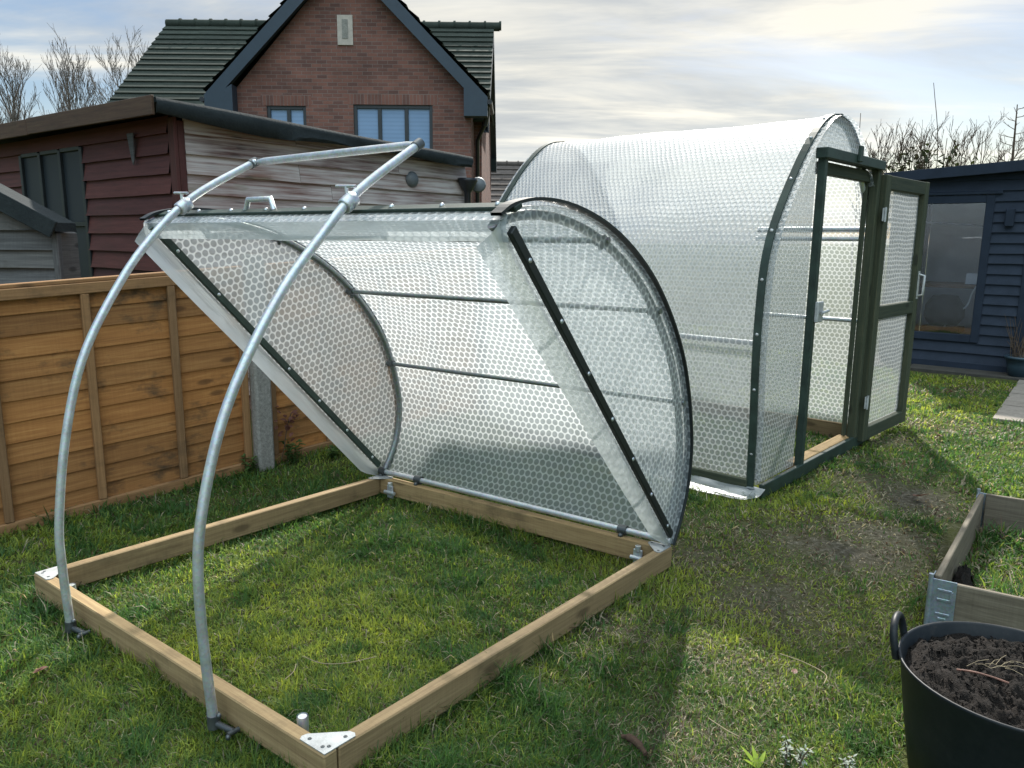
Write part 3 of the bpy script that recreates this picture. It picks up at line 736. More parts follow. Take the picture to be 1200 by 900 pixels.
# leading rail with handle
lr = MB().bar(lid(-.02, 1.940, .080), lid(W + .02, 1.940, .080), .040, .018, up=tuple(lid(0, 1, .35) - lid(0, 0, 0)), bev=.003).build('leading_rail', M['green_rail'], cl)
for k in range(9):
    MB().lathe(lid(.06 + k * (W - .12) / 8, 1.945, .091), [(.008, -.004), (.0065, .005), (0, .007)], 10, axis=(0, 0, 1)).build('screw', M['galv'], lr)
hu = .66; hb = lid(hu, 1.936, .091); z1 = V((0, 0, 1))
MB().tube([hb - UX * .085, hb - UX * .068 + z1 * .045, hb + UX * .068 + z1 * .045, hb + UX * .085], .011, 8).box(hb - UX * .095, (.05, .022, .005), Matrix((UX, -VX, z1)).transposed()).box(hb + UX * .095, (.05, .022, .005), Matrix((UX, -VX, z1)).transposed()).build('handle', M['galv'], lr)
# film rolled over the leading rail, and the loose film tail on the corner
rows, uvs = [], []
for k in range(51):
    u = -.03 + (W + .05) * k / 50; row, uu = [], []
    for j in range(6):
        t = j / 5
        a = 1.958 + .004 * math.sin(t * 2.6); b = 0.03 - .055 * t + .012 * noise.noise(V((u * 5, t * 2, 1)))
        row.append(lid(u, a - .06 * t * t, b)); uu.append((u, b))
    rows.append(row); uvs.append(uu)
MB().grid(rows, uvs).build('leading_hem', M['film_edge'], cl)

# ------------------------------------------------------------------ walk-in polytunnel
F0 = V((1.461, 4.393, 0)); TE = V((0.669, 0.743, 0)); TA = V((-0.743, 0.669, 0)); TN = -TA; TL = 2.30
def tp(s, z, a=0.0, n=0.0): return F0 + TE * s + TA * a + TN * n + V((0, 0, z))
tn = thing('polytunnel', 'tall walk-in polytunnel of clear bubble film with its green timber door folded open', 'polytunnel', (1.5, 5.5, 0))
TC = 0.93
half = [(0.0, 0.02), (-.012, .437), (-.035, .80), (-.035, 1.10), (.0, 1.41), (.125, 1.665), (.38, 1.975), (.60, 2.175), (.76, 2.262), (.93, 2.292)]
left = catmull([V((s, z, 0)) for s, z in half], 5)
AR = [(p.x, p.y) for p in left] + [(2 * TC - p.x, p.y) for p in left[-2::-1]]
tl = [0.0]
for i in range(1, len(AR)): tl.append(tl[-1] + math.hypot(AR[i][0] - AR[i - 1][0], AR[i][1] - AR[i - 1][1]))
def sag(i, k, nk): return 0.028 * math.sin(math.pi * k / nk) * (math.sin(math.pi * i / (len(AR) - 1)) ** .5) if 0 < i < len(AR) - 1 else 0
rows, uvs = [], []; nk = 34
for i, (s, z) in enumerate(AR):
    row, uu = [], []
    nx, nz = (s - TC), (z - 1.1); l = math.hypot(nx, nz)
    for k in range(nk + 1):
        a = -0.025 + (TL + .05) * k / nk
        w = 0.014 * noise.noise(V((a * 1.5, tl[i] * 1.3, 2))) + 0.007 * noise.noise(V((a * 4, tl[i] * 2.5, 7)))
        if k in (0, nk): w *= .3
        row.append(tp(s + nx / l * w, max(.105, z + nz / l * w), a)); uu.append((a, tl[i]))
    rows.append(row); uvs.append(uu)
MB().grid(rows, uvs).build('cover', M['film_thick'], tn)
def arc_s(z, right=False):
    for i in range(1, len(left)):
        if left[i].y >= z:
            t = (z - left[i - 1].y) / (left[i].y - left[i - 1].y); s = left[i - 1].x + (left[i].x - left[i - 1].x) * t
            break
    else: s = TC
    return 2 * TC - s if right else s
def panel(s0f, s1f, z0, z1, a, nz, ns=8):
    rows, uvs = [], []
    for i in range(nz + 1):
        z = z0 + (z1 - z0) * i / nz; s0, s1 = s0f(z), s1f(z)
        rows.append([tp(s0 + (s1 - s0) * k / ns, z, a, .010 * noise.noise(V((s0 + (s1 - s0) * k / ns * 3, z * 3, a))) * math.sin(math.pi * k / ns)) for k in range(ns + 1)])
        uvs.append([(s0 + (s1 - s0) * k / ns, z) for k in range(ns + 1)])
    return MB().grid(rows, uvs)
DS0, DS1, DZ = 0.575, 1.615, 2.02
panel(lambda z: arc_s(z), lambda z: DS0, .07, DZ, 0.012, 26).build('end_panel', M['film_thick'], tn)
panel(lambda z: DS1, lambda z: arc_s(z, True), .07, DZ - .04, 0.012, 26, 4).build('end_panel', M['film_thick'], tn)
panel(lambda z: arc_s(z), lambda z: arc_s(z, True), DZ + .002, 2.285, 0.012, 8, 12).build('end_panel', M['film_thick'], tn)
panel(lambda z: arc_s(z), lambda z: arc_s(z, True), .07, 2.285, TL - .012, 30, 12).build('end_panel', M['film_thick'], tn)
def arch_strip(a, n_off, wd, mat, name, r_out=.014):
    rows = []
    for i, (s, z) in enumerate(AR):
        j0, j1 = max(i - 1, 0), min(i + 1, len(AR) - 1)
        tx, tz = AR[j1][0] - AR[j0][0], AR[j1][1] - AR[j0][1]; l = math.hypot(tx, tz); nx, nz_ = -tz / l, tx / l
        nx, nz_ = (nx, nz_) if nz_ >= 0 or nx * (s - TC) >= 0 else (-nx, -nz_)
        q = [(-wd / 2, .004), (wd / 2, .004), (wd / 2, r_out), (-wd / 2, r_out), (-wd / 2, .004)]
        rows.append([tp(s + nx * o, z + nz_ * o, a + aa) for aa, o in q])
    return MB().grid(rows, None, False).build(name, mat, tn)
st = arch_strip(.035, 0, .045, M['green_rail'], 'edge_strip')
arch_strip(TL - .03, 0, .045, M['green_rail'], 'edge_strip')
for i in range(3, len(AR) - 3, 5):
    s, z = AR[i]; nx, nz_ = s - TC, z - 1.1; l = math.hypot(nx, nz_)
    if s > TC + .25: continue
    c = tp(s + nx / l * .014, z + nz_ / l * .014, .035)
    MB().lathe(c, [(.0105, 0), (.0085, .005), (0, .007)], 10, axis=tuple(TE * nx / l + V((0, 0, nz_ / l)))).build('screw', M['plate'], st)
for a in (.045, TL - .045):
    MB().tube([tp(TC + (s - TC) * .972, z * .99, a) for s, z in AR], .0185, 12).build('arch_hoop', M['galv'], tn)
for s, z in ((.02, .92), (2 * TC - .02, .92), (2 * TC - .10, 1.60), (2 * TC - .13, 1.53)):
    MB().tube([tp(s, z, .03), tp(s, z, TL - .03 if s < TC else .90)], .0165 if z != 1.60 else .022, 12).build('purlin', M['galv'], tn)
# base timbers
MB().bar(tp(-.012, .062, .05), tp(-.012, .062, TL - .05), .03, .085).build('base_rail', M['green_wood'], tn)
MB().bar(tp(2 * TC - .02, .055, .05), tp(2 * TC - .02, .055, TL - .05), .03, .12).build('base_rail', M['timber'], tn)
MB().bar(tp(0, .045, 0, .032), tp(1.93, .045, 0, .032), .030, .085).build('base_rail', M['green_rail'], tn)
MB().bar(tp(DS0 + .03, .055, .035), tp(DS1 - .03, .055, .035), .085, .06).build('door_sill', M['timber'], tn)
MB().bar(tp(.04, .06, TL - .03), tp(1.84, .06, TL - .03), .03, .10).build('base_rail', M['timber'], tn)
MB().tube([tp(-.012, 0, .02), tp(-.012, .06, .02)], .03, 12).build('foot_cap', M['grey_plastic'], tn)
# door frame
MB().bar(tp(DS0 + .020, .075, 0, .018), tp(DS0 + .020, DZ - .01, 0, .018), .04, .05, up=tuple(TN)).build('door_post', M['green_rail'], tn)
hpst = MB().bar(tp(DS1 - .03, .075, 0, .018), tp(DS1 - .03, DZ - .01, 0, .018), .06, .06, up=tuple(TN)).build('door_post', M['green_wood'], tn)
MB().bar(tp(DS1 - .066, .09, .03), tp(DS1 - .066, DZ - .03, .03), .03, .03, up=tuple(TN)).build('door_stop', M['green_wood'], tn)
MB().bar(tp(DS0 - .04, DZ + .012, 0, .030), tp(DS1 + .0, DZ + .012, 0, .035), .075, .062).build('door_lintel', M['green_rail'], tn)
MB().bar(tp(DS0 + .06, DZ - .065, 0.02), tp(DS1 - .06, DZ - .065, 0.02), .05, .075).build('door_head', M['green_wood'], tn)
MB().box(tp(1.06, DZ + .045, 0, .08), (.055, .02, .10), Matrix((TE, TA, z1)).transposed()).build('door_catch', M['green_rail'], tn)
MB().box(tp(DS0 + .05, 1.075, 0, .055), (.09, .025, .13), Matrix((TE, TA, z1)).transposed(), .006).tube([tp(DS0 + .03, 1.07, 0, .08), tp(DS0 + .13, 1.08, 0, .085)], .010, 8).build('door_latch', M['plate'], tn)
# door leaf, folded right back in line with the end wall
LD = V((0.693, 0.721, 0)); LN = V((0.721, -0.693, 0)); L0 = tp(DS1 + .012, 0, 0, .055)
LW = 0.955
def lp(s, z, n=0.0): return L0 + LD * s + LN * n + V((0, 0, z))
door = MB()
door.bar(lp(.045, .045), lp(.045, 1.975), .09, .062, up=tuple(LN)); door.bar(lp(LW - .045, .045), lp(LW - .045, 1.975), .09, .062, up=tuple(LN))
door.bar(lp(.093, 1.925), lp(LW - .093, 1.925), .058, .095); door.bar(lp(.093, .095), lp(LW - .093, .095), .058, .095); door.bar(lp(.093, 1.0), lp(LW - .093, 1.0), .058, .095)
dl = door.build('door', M['green_wood'], tn)
for z0, z1_ in ((.145, .95), (1.05, 1.875)):
    rows = [[lp(.085 + (LW - .17) * k / 8, z0 + (z1_ - z0) * i / 12, -.012 + .006 * noise.noise(V((k * .6, i * .6, z0)))) for k in range(9)] for i in range(13)]
    uv = [[((LW - .17) * k / 8, (z1_ - z0) * i / 12) for k in range(9)] for i in range(13)]
    MB().grid(rows, uv).build('film_panel', M['film_thick'], dl)
MB().tube([lp(LW - .045, 1.09, .03), lp(LW - .045, 1.10, .075), lp(LW - .045, 1.25, .075), lp(LW - .045, 1.26, .03)], .010, 8).box(lp(LW - .045, 1.175, .034), (.035, .006, .22), Matrix((LD, -LN, z1)).transposed()).build('door_handle', M['plate'], dl)
for z in (.35, 1.70):
    MB().box(lp(-.004, z, .034), (.075, .005, .09), Matrix((LD, -LN, z1)).transposed(), .001).tube([lp(-.012, z - .05, .042), lp(-.012, z + .05, .042)], .0075, 8).build('door_hinge', M['plate'], dl)
# film skirt lying on the grass along the near side
rows, uvs = [], []
for k in range(31):
    a = -.06 + 1.05 * k / 30; row, uu = [], []
    for j in range(7):
        t = j / 6; wd = .17 - .10 * max(0, (k - 14) / 16)
        rnd_ = max(0, 1 - k / 4) * .06
        row.append(tp(.0 - wd * t * (1 if k > 3 else .80 + .05 * k) - .005, .045 * (1 - t) ** 2 + .022 + .014 * noise.noise(V((a * 5, t * 3, 4))), a + rnd_ * t * t)); uu.append((a, wd * t))
    rows.append(row); uvs.append(uu)
MB().grid(rows, uvs).build('film_skirt', M['film_edge'], tn)

# ------------------------------------------------------------------ fence
FH = 1.27
def fp(s, z, n=0.0):
    g = 0.045 + 0.058 * max(-1.9, min(1.9, s))
    return V((FP0[0] + FD[0] * s + FN[0] * n, FP0[1] + FD[1] * s + FN[1] * n, z + g))
def fence_panel(s0, s1, label, battens):
    r = thing('timber_fence', label, 'fence', fp((s0 + s1) / 2, 0), 'brown timber fences beside the lawn')
    mb = MB(); z = .035; k = 0
    while z < FH - .05:
        h = .112; za, zb = z, min(z + h + .014, FH - .02)
        wob = [0.006 * noise.noise(V((s0 + t * 3, z * 9, 2))) for t in np.linspace(0, 1, 7)]
        rows_b, rows_t, uvb = [], [], []
        rnd = random.random()
        pts = []
        for i, t in enumerate(np.linspace(0, 1, 7)):
            s = s0 + .02 + (s1 - s0 - .04) * t
            lo = za + wob[i]
            pts.append([fp(s, lo, -.009), fp(s, lo, -.001), fp(s, zb + .004, .010), fp(s, zb + .004, .0045), fp(s, lo, -.009)])
        uv = [[(s0 + (s1 - s0) * t, 0), (s0 + (s1 - s0) * t, .01), (s0 + (s1 - s0) * t, .13), (s0 + (s1 - s0) * t, .14), (s0 + (s1 - s0) * t, .28)] for t in np.linspace(0, 1, 7)]
        mb.grid(pts, uv, False, rnd)
        z += h - .002; k += 1
    mb.build('boards', M['fence'], r)
    MB().bar(fp(s0, FH + .010, .0), fp(s1, FH + .010, .0), .058, .022).build('capping', M['fence_frame'], r)
    MB().bar(fp(s0 + .004, FH - .03, -.030), fp(s1 - .004, FH - .03, -.030), .028, .058).build('top_rail', M['fence_frame'], r)
    MB().bar(fp(s0 + .004, .035, -.030), fp(s1 - .004, .035, -.030), .028, .062).build('bottom_rail', M['fence_frame'], r)
    for s in battens:
        MB().bar(fp(s, .068, -.029), fp(s, FH - .06, -.029), .042, .030, up=(FN[0], FN[1], 0)).build('batten', M['fence_frame'], r)
    return r
fence_panel(-1.87, -.065, 'orange brown overlap fence panel left of the concrete post, in front of the sheds', (-1.845, -1.395, -.945, -.496, -.09))
fence_panel(.065, 1.87, 'orange brown fence panel right of the concrete post, mostly behind the raised lid', (.09, .49, .945, 1.395, 1.845))
mb = MB().bar(fp(0, -.2, -.055), fp(0, 1.36, -.055), .108, .10, up=(FN[0], FN[1], 0), bev=.014)
solo(mb, 'fence_post', M['concrete'], 'grey pebbled concrete fence post between two brown fence panels', 'post', fp(0, 0, -.055))

# ------------------------------------------------------------------ red shed
SCN = V((-2.543, 6.0, 0)); SL = V((-0.7915, 0.6112, 0)); SR = V((0.625, 0.7806, 0))
SNL = V((-.6112, -.7915, 0)); SNR = V((0.7806, -0.625, 0))
def sL(s, z, n=0.0): return SCN + SL * s + SNL * n + V((0, 0, z))
def sR(s, z, n=0.0): return SCN + SR * s + SNR * n + V((0, 0, z))
shed = thing('shed', 'large dark red timber shed with a sloping felt roof and one peeling grey side', 'shed', SCN)
def clad(fn, s0, s1, z0, z1_, step, holes=(), topf=None):
    mb = MB(); z = z0
    while z < z1_ - .01:
        segs = [(s0, s1)]
        for h0, h1, hz0, hz1 in holes:
            if z + step > hz0 and z < hz1:
                segs = [q for a, b in segs for q in ((a, min(b, h0)), (max(a, h1), b)) if q[1] - q[0] > .01]
        for a, b in segs:
            zt_ = min(z + step + .012, z1_)
            cuts = [a] + [c for c in (a + (b - a) * random.uniform(.3, .7),) if b - a > 2.2] + [b]
            for a2, b2 in zip(cuts[:-1], cuts[1:]):
                rnd = random.random(); rowsP, uv = [], []
                m = max(2, int((b2 - a2) / .25))
                for i in range(m + 1):
                    t = i / m; s = a2 + .0015 + (b2 - a2 - .003) * t; w = .006 * noise.noise(V((s * 2.1, z * 7, s0)))
                    ztop = zt_
                    if topf: ztop = min(zt_, topf(s))
                    zlo = min(z + w, ztop - .004)
                    rowsP.append([fn(s, zlo, .006), fn(s, zlo, .040 + w * .5), fn(s, ztop, .010), fn(s, ztop, .004)])
                    uv.append([(s, 0), (s, .02), (s, .15), (s, .16)])
                mb.grid(rowsP, uv, False, rnd)
        z += step
    return mb
RZ0, RZ1 = 2.40, 2.27                    # wall top at the corner and at the far end of the right side
def rtop(s): return RZ0 + (RZ1 - RZ0) * s / 3.25
WIN = (1.50, 2.78, 1.05, 2.26)
clad(sL, .055, 4.3, .05, 2.40, .148, [WIN]).build('front_wall', M['red_board'], shed)
o = clad(sR, .055, 3.22, .05 + .148 * 0, 2.47, .148, (), rtop).build('side_wall', M['worn_board'], shed)
o['label'] = 'weathered side wall with peeling grey paint'
body = MB()
body.prism([sL(0.0, 0, -.02), sL(4.3, 0, -.02), sL(4.3, 0, -.02) - SNL * 3.2, sR(3.2, 0, -.02)], (0, 0, 2.28)).build('inner_lining', M['felt'], shed)
MB().bar(sL(.0, .02, .018), sL(.0, 2.38, .018), .085, .03, up=tuple(SNL)).bar(sR(.03, .02, .02), sR(.03, 2.36, .02), .055, .03, up=tuple(SNR)).build('corner_trim', M['red_board'], shed)
# roof slab (pent, falling to the rear along the right side)
ov = .22
ra = sL(4.5, 2.52, ov); rb = SCN + SNL * ov + SNR * .16 + V((0, 0, 2.445)); rc = sR(3.16, 2.32, .16); rd = rc + SL * 4.6
MB().prism([ra, rb, rc, rd], (0, 0, .03)).build('roof', M['felt'], shed)
rows = []
for i in range(25):
    t = i / 24; p = rb.lerp(rc, t); sg = .012 * math.sin(t * 9) * (1 if 0 < i < 24 else 0)
    hgt = .070 + .035 * noise.noise(V((t * 4, 0, 3))) + .05 * math.exp(-((t - .28) / .14) ** 2)
    rows.append([p + V((0, 0, .033 + sg * .3)) - SNR * .10, p + V((0, 0, .034 + sg * .3)) + SNR * .012, p + V((0, 0, -.01)) + SNR * .024, p + V((0, 0, -hgt)) + SNR * (.010 + .012 * math.sin(t * 11)), p + V((0, 0, -hgt)) + SNR * .004, p + V((0, 0, -.01)) + SNR * .014])
MB().grid(rows, None, True).build('felt_edge', M['felt'], shed)
fa = SCN + SNL * (ov + .012) + SNR * .15
MB().bar(fa + V((0, 0, 2.425)), fa + SL * 2.15 + V((0, 0, 2.445)), .024, .135).bar(fa + SL * 2.16 + V((0, 0, 2.44)), fa + SL * 4.5 + V((0, 0, 2.46)), .024, .135).build('fascia', M['rust_fascia'], shed)
win = thing('x', None, None, (0, 0, 0)) if False else None
s0, s1, w0, w1 = WIN
fr = MB()
for a, b in (((s0, w0), (s0, w1)), ((s1, w0), (s1, w1)), ((s0 + .427, w0), (s0 + .427, w1)), ((s0 + .853, w0), (s0 + .853, w1))):
    fr.bar(sL(a[0], a[1], .022), sL(b[0], b[1], .022), .05, .034, up=tuple(SNL))
for z in (w0, w0 + .56, w1):
    for i in range(3):
        fr.bar(sL(s0 + .427 * i + .026, z, .020), sL(s0 + .427 * (i + 1) - .026, z, .020), .03, .045)
wf = fr.build('window', M['black_rail'], shed)
for i in range(3):
    for j in range(2):
        z0 = w0 + .025 + (.56 if j else 0); z2 = w0 + .535 if not j else w1 - .025
        MB().prism([sL(s0 + .427 * i + .028, z0, .006), sL(s0 + .427 * (i + 1) - .028, z0, .006), sL(s0 + .427 * (i + 1) - .028, z2, .006), sL(s0 + .427 * i + .028, z2, .006)], SNL * .006).build('pane', M['shedpane'], wf)
MB().prism([sL(.50, 2.30, .06), sL(.60, 2.30, .06), sL(.57, 2.10, .05), sL(.55, 2.06, .05), sL(.53, 2.10, .05)], SNL * .008).build('hanging_slate', M['grey_board'], shed)
MB().lathe(sR(2.41, 2.085, .03), [(0, .05), (.05, .045), (.075, .02), (.08, 0)], 16, axis=SNR).build('vent_cowl', M['grey_plastic'], shed)
hq = sR(3.16, 2.05, .10)
MB().lathe(hq, [(.035, -.30), (.035, -.06), (.055, -.03), (.105, .06), (.11, .09), (.10, .09)], 16).tube([hq + V((0, 0, -.3)), hq + V((0, 0, -1.6))], .034, 12).build('rain_hopper', M['pipe_black'], shed)
MB().lathe(hq + SR * .17 + V((0, 0, .035)), [(0, .03), (.07, .025), (.085, 0), (.07, -.02)], 16, axis=(0, -1, .2)).build('outlet_cap', M['grey_plastic'], shed)

# small grey shed beside the fence on the left
gs = thing('shed', 'small weathered grey board shed with a low dark gabled roof, left edge by the fence', 'shed', (-3.75, 5.0, 0))
def gF(x, z, n=0.0): return V((x, 5.0 - n, z))
gx0, gx1, ga = -4.62, -2.92, -3.77
clad(lambda s, z, n=0.0: gF(s, z, n), gx0, gx1, .0, 2.3, .118, (), lambda s: 2.02 - abs(s - ga) * .545).build('front_wall', M['grey_board'], gs)
MB().prism([V((gx0, 5.03, 0)), V((gx1 - .01, 5.03, 0)), V((gx1 - .01, 5.03, 1.52)), V((ga, 5.03, 1.98)), V((gx0, 5.03, 1.52))], (0, .22, 0)).build('inner_lining', M['grey_board'], gs)
MB().bar(gF(gx1 + .005, 0, .02), gF(gx1 + .005, 1.52, .02), .04, .045, up=(0, -1, 0)).build('corner_trim', M['grey_board'], gs)
for sg in (1, -1):
    a = V((ga, 4.88, 2.075)); b = V((ga + sg * .90, 4.90, 2.075 - .90 * .545))
    MB().prism([a, b, b - V((0, 0, .055)), a - V((0, 0, .062))], (0, .24, 0)).build('roof', M['felt'], gs)
    MB().bar(a + V((0, -.012, -.045)), b + V((0, -.012, -.045)), .022, .11, up=(0, 0, 1)).build('barge_board', M['felt'], gs)

# ------------------------------------------------------------------ brick house
hs = thing('house', 'red brown brick house with a steep front gable, mossy tiled roof and blue grey bargeboards', 'house', (-3.8, 18, 0))
HX0, HX1, HY = -6.32, -0.97, 18.0
WINB = (-3.60, -1.83, 3.30, 4.45); WINS = (-5.54, -4.66, 3.30, 4.41)
apx, apz = -3.70, 7.52
ez = 4.62; slope = (apz - ez) / (apx - HX0)
mb = MB()
xs = sorted({HX0, HX1, *WINB[:2], *WINS[:2]}); zs = sorted({0.0, ez, *WINB[2:], *WINS[2:]})
def wall_quad(p):
    n = len(p); mb.add(p, [list(range(n))], [[(q.x, q.z) for q in map(V, p)]], .5)
for i in range(len(xs) - 1):
    for k in range(len(zs) - 1):
        cx, cz = (xs[i] + xs[i + 1]) / 2, (zs[k] + zs[k + 1]) / 2
        if any(h[0] < cx < h[1] and h[2] < cz < h[3] for h in (WINB, WINS)): continue
        wall_quad([(xs[i], HY, zs[k]), (xs[i + 1], HY, zs[k]), (xs[i + 1], HY, zs[k + 1]), (xs[i], HY, zs[k + 1])])
wall_quad([(HX0, HY, ez), (HX1, HY, ez), (HX1, HY, ez + .02), (apx, HY, apz), (HX0, HY, ez + .02)])
for h in (WINB, WINS):          # reveals
    a, b, c, d = h
    for p in ([(a, HY, c), (a, HY, d), (a, HY + .12, d), (a, HY + .12, c)], [(b, HY, d), (b, HY, c), (b, HY + .12, c), (b, HY + .12, d)], [(a, HY, d), (b, HY, d), (b, HY + .12, d), (a, HY + .12, d)]):
        mb.add(p, [[0, 1, 2, 3]], [[(q[0] + q[1], q[2]) for q in p]], .5)
for p in ([(HX1, HY, 0), (HX1, 19.3, 0), (HX1, 19.3, ez + .1), (HX1, HY, ez + .1)], [(HX0, 19.3, 0), (HX0, HY, 0), (HX0, HY, ez + .1), (HX0, 19.3, ez + .1)]):
    mb.add(p, [[0, 1, 2, 3]], [[(q[1], q[2]) for q in p]], .5)
# main range: front wall, right gable wall, back, left
MX0, MX1, MY0, MY1, MRY, MRZ, MEZ = -9.65, -0.78, 19.3, 27.2, 23.2, 7.40, 4.45
for p in ([(HX1, MY0, 0), (MX1, MY0, 0), (MX1, MY0, MEZ), (HX1, MY0, MEZ)], [(MX0, MY0, 0), (HX0, MY0, 0), (HX0, MY0, MEZ), (MX0, MY0, MEZ)]):
    mb.add(p, [[0, 1, 2, 3]], [[(q[0], q[2]) for q in p]], .5)
for x in (MX1, MX0):
    p = [(x, MY0, 0), (x, MY1, 0), (x, MY1, MEZ - .3), (x, MRY, MRZ - .15), (x, MY0, MEZ)]
    mb.add(p, [[0, 1, 2, 3, 4]], [[(q[1], q[2]) for q in p]], .5)
mb.build('wall', M['brick'], hs)
for h, hh in ((WINB, .23), (WINS, .23)):
    p = [V((h[0] - .12, HY - .004, h[3] + .002)), V((h[1] + .12, HY - .004, h[3] + .002)), V((h[1] + .12, HY - .004, h[3] + hh)), V((h[0] - .12, HY - .004, h[3] + hh))]
    MB().prism(p, (0, .02, 0), uvf=lambda q: (q.x, q.z - h[3] + .004)).build('lintel_course', M['soldier'], hs)
# roofs built in tile courses
def courses(o, along, down, gauge, n, th=.06, lift=.05):
    """o = ridge corner, along = full ridge vector, down = full slope vector"""
    o, along, down = V(o), V(along), V(down); nrm = along.cross(down).normalized()
    if nrm.z < 0: nrm = -nrm
    mb = MB(); L = along.length
    for i in range(n):
        a = o + down * (i / n); b = o + down * min(1.0, ((i + 1) / n + .012))
        rnd = random.random()
        P = [a, a + along, b + along + nrm * lift, b + nrm * lift, b + nrm * (lift - th), b + along + nrm * (lift - th)]
        dl_ = (b - a).length
        mb.add(P, [[0, 1, 2, 3] if (P[1] - P[0]).cross(P[3] - P[0]).dot(nrm) > 0 else [3, 2, 1, 0], [3, 2, 5, 4]], [[(0, 0), (L, 0), (L, dl_), (0, dl_)] if (P[1] - P[0]).cross(P[3] - P[0]).dot(nrm) > 0 else [(0, dl_), (L, dl_), (L, 0), (0, 0)], [(0, 0), (L, 0), (L, .05), (0, .05)]], rnd)
    return mb
vl, vr = -9.85, -0.60            # verges of the main range
rf = courses((vl, MRY, MRZ), (vr - vl, 0, 0), (0, MY0 - .35 - MRY, 4.25 - MRZ), .33, 17)
bk = courses((vl, MRY, MRZ), (vr - vl, 0, 0), (0, MY1 + .35 - MRY, 4.15 - MRZ), .33, 16)
rf.v += bk.v; 
off = len(rf.v) - len(bk.v); rf.f += [[i + off for i in f] for f in bk.f]; rf.uv += bk.uv; rf.r += bk.r; rf.sm += bk.sm
roof = rf.build('roof', M['tile'], hs)
rt = MB(); x = vl
while x < vr - .1:
    rt.tube([(x, MRY, MRZ + .03), (x + .38, MRY, MRZ + .03)], .12, 10).tube([(x + .37, MRY, MRZ + .055), (x + .43, MRY, MRZ + .055)], .125, 10); x += .43
rt.build('ridge_tiles', M['tile'], roof)
# verge boards and soffits on the right end
for d, ezz in ((MY0 - .35, 4.25), (MY1 + .35, 4.15)):
    a, b = V((vr, MRY, MRZ - .02)), V((vr, d, ezz - .02))
    MB().prism([a, b, b - V((0, 0, .24)), a - V((0, 0, .26))], (-.03, 0, 0)).build('verge_board', M['barge'], roof)
    MB().prism([a + V((-.031, 0, -.2)), b + V((-.031, 0, -.2)), b + V((-.031, 0, -.235)), a + V((-.031, 0, -.24))], (MX1 - vr + .03, 0, 0)).build('soffit', M['soffit'], roof)
    a, b = V((vl, MRY, MRZ - .02)), V((vl, d, ezz - .02))
    MB().prism([a, b, b - V((0, 0, .12)), a - V((0, 0, .12))], (.03, 0, 0)).build('verge_board', M['stone'], roof)
MB().prism([V((vr, MY1 - .4, 4.20)), V((vr, MY1 + .35, 4.20)), V((vr, MY1 + .35, 3.80)), V((vr, MY1 - .1, 3.80))], (MX1 - vr, 0, 0)).build('eave_box', M['barge'], roof)
# gable wing roof
ovh = .30; gy = HY - ovh
gex0, gex1 = HX0 - .48, HX1 + .38
gz0 = ez - .02
wr_ = MB()
for gx in (gex0, gex1):
    c = courses((apx, gy, apz + .22), (0, 5.0, 0), (gx - apx, 0, gz0 - .06 - apz - .1), .33, 12)
    off = len(wr_.v); wr_.v += c.v; wr_.f += [[i + off for i in f] for f in c.f]; wr_.uv += c.uv; wr_.r += c.r; wr_.sm += c.sm
wroof = wr_.build('gable_roof', M['tile'], hs)
for gx, sg in ((gex0, -1), (gex1, 1)):
    a, b = V((apx, gy - .02, apz + .20)), V((gx, gy - .02, gz0 - .02))
    MB().prism([a, b, b - V((0, 0, .34)), a - V((0, 0, .36))], (0, .03, 0)).build('bargeboard', M['barge'], wroof)
    MB().prism([a + V((0, .031, -.22)), b + V((0, .031, -.22)), b + V((0, .031, -.26)), a + V((0, .031, -.26))], (0, ovh - .02, 0)).build('soffit', M['soffit'], wroof)
    e0 = b + V((-sg * .02, -.004, -.06))
    xi = HX0 + .02 if sg < 0 else HX1 - .02
    MB().prism([V((gx, gy - .026, gz0 - .15)), V((xi - sg * .12, gy - .026, gz0 + .20)), V((xi - sg * .12, gy - .026, gz0 - .42)), V((gx, gy - .026, gz0 - .42))], (0, ovh + .02, 0)).build('eave_box', M['barge'], wroof)
    MB().tube([(gx + sg * .05, gy - .03, gz0 - .12), (gx + sg * .05, 19.2, gz0 - .12)], .055, 10).build('gutter', M['pipe_black'], wroof)
# windows
def house_window(h, splits):
    a, b, c, d = h; y = HY + .07; t = .075
    mb = MB()
    for x in (a + t / 2, b - t / 2): mb.box((x, y, (c + d) / 2), (t, .07, d - c))
    for z in (c + t / 2, d - t / 2): mb.box(((a + b) / 2, y, z), (b - a - 2 * t - .002, .066, t))
    for x in splits: mb.box((x, y, (c + d) / 2), (.085, .062, d - c - 2 * t - .002))
    w = mb.build('window', M['wframe'], hs)
    e = [a + t] + list(splits) + [b - t]
    for i in range(len(e) - 1):
        x0, x1 = e[i] + (.043 if i else 0), e[i + 1] - (.043 if i < len(e) - 2 else 0)
        MB().prism([V((x0, y + .012, c + t)), V((x1, y + .012, c + t)), V((x1, y + .012, d - t)), V((x0, y + .012, d - t))], (0, .012, 0)).build('pane', M['pane'], w)
    MB().box(((a + b) / 2, HY - .02, c - .03), (b - a + .1, .16, .05)).build('sill', M['stone'], w)
house_window(WINB, (-3.02, -2.42)); house_window(WINS, (-5.06,))
pq = MB().box((-3.73, HY - .012, 6.0), (.34, .035, .62)).build('stone_plaque', M['stone'], hs)
MB().box((-3.73, HY - .032, 6.02), (.13, .012, .40)).build('plaque_slit', M['concrete'], pq)
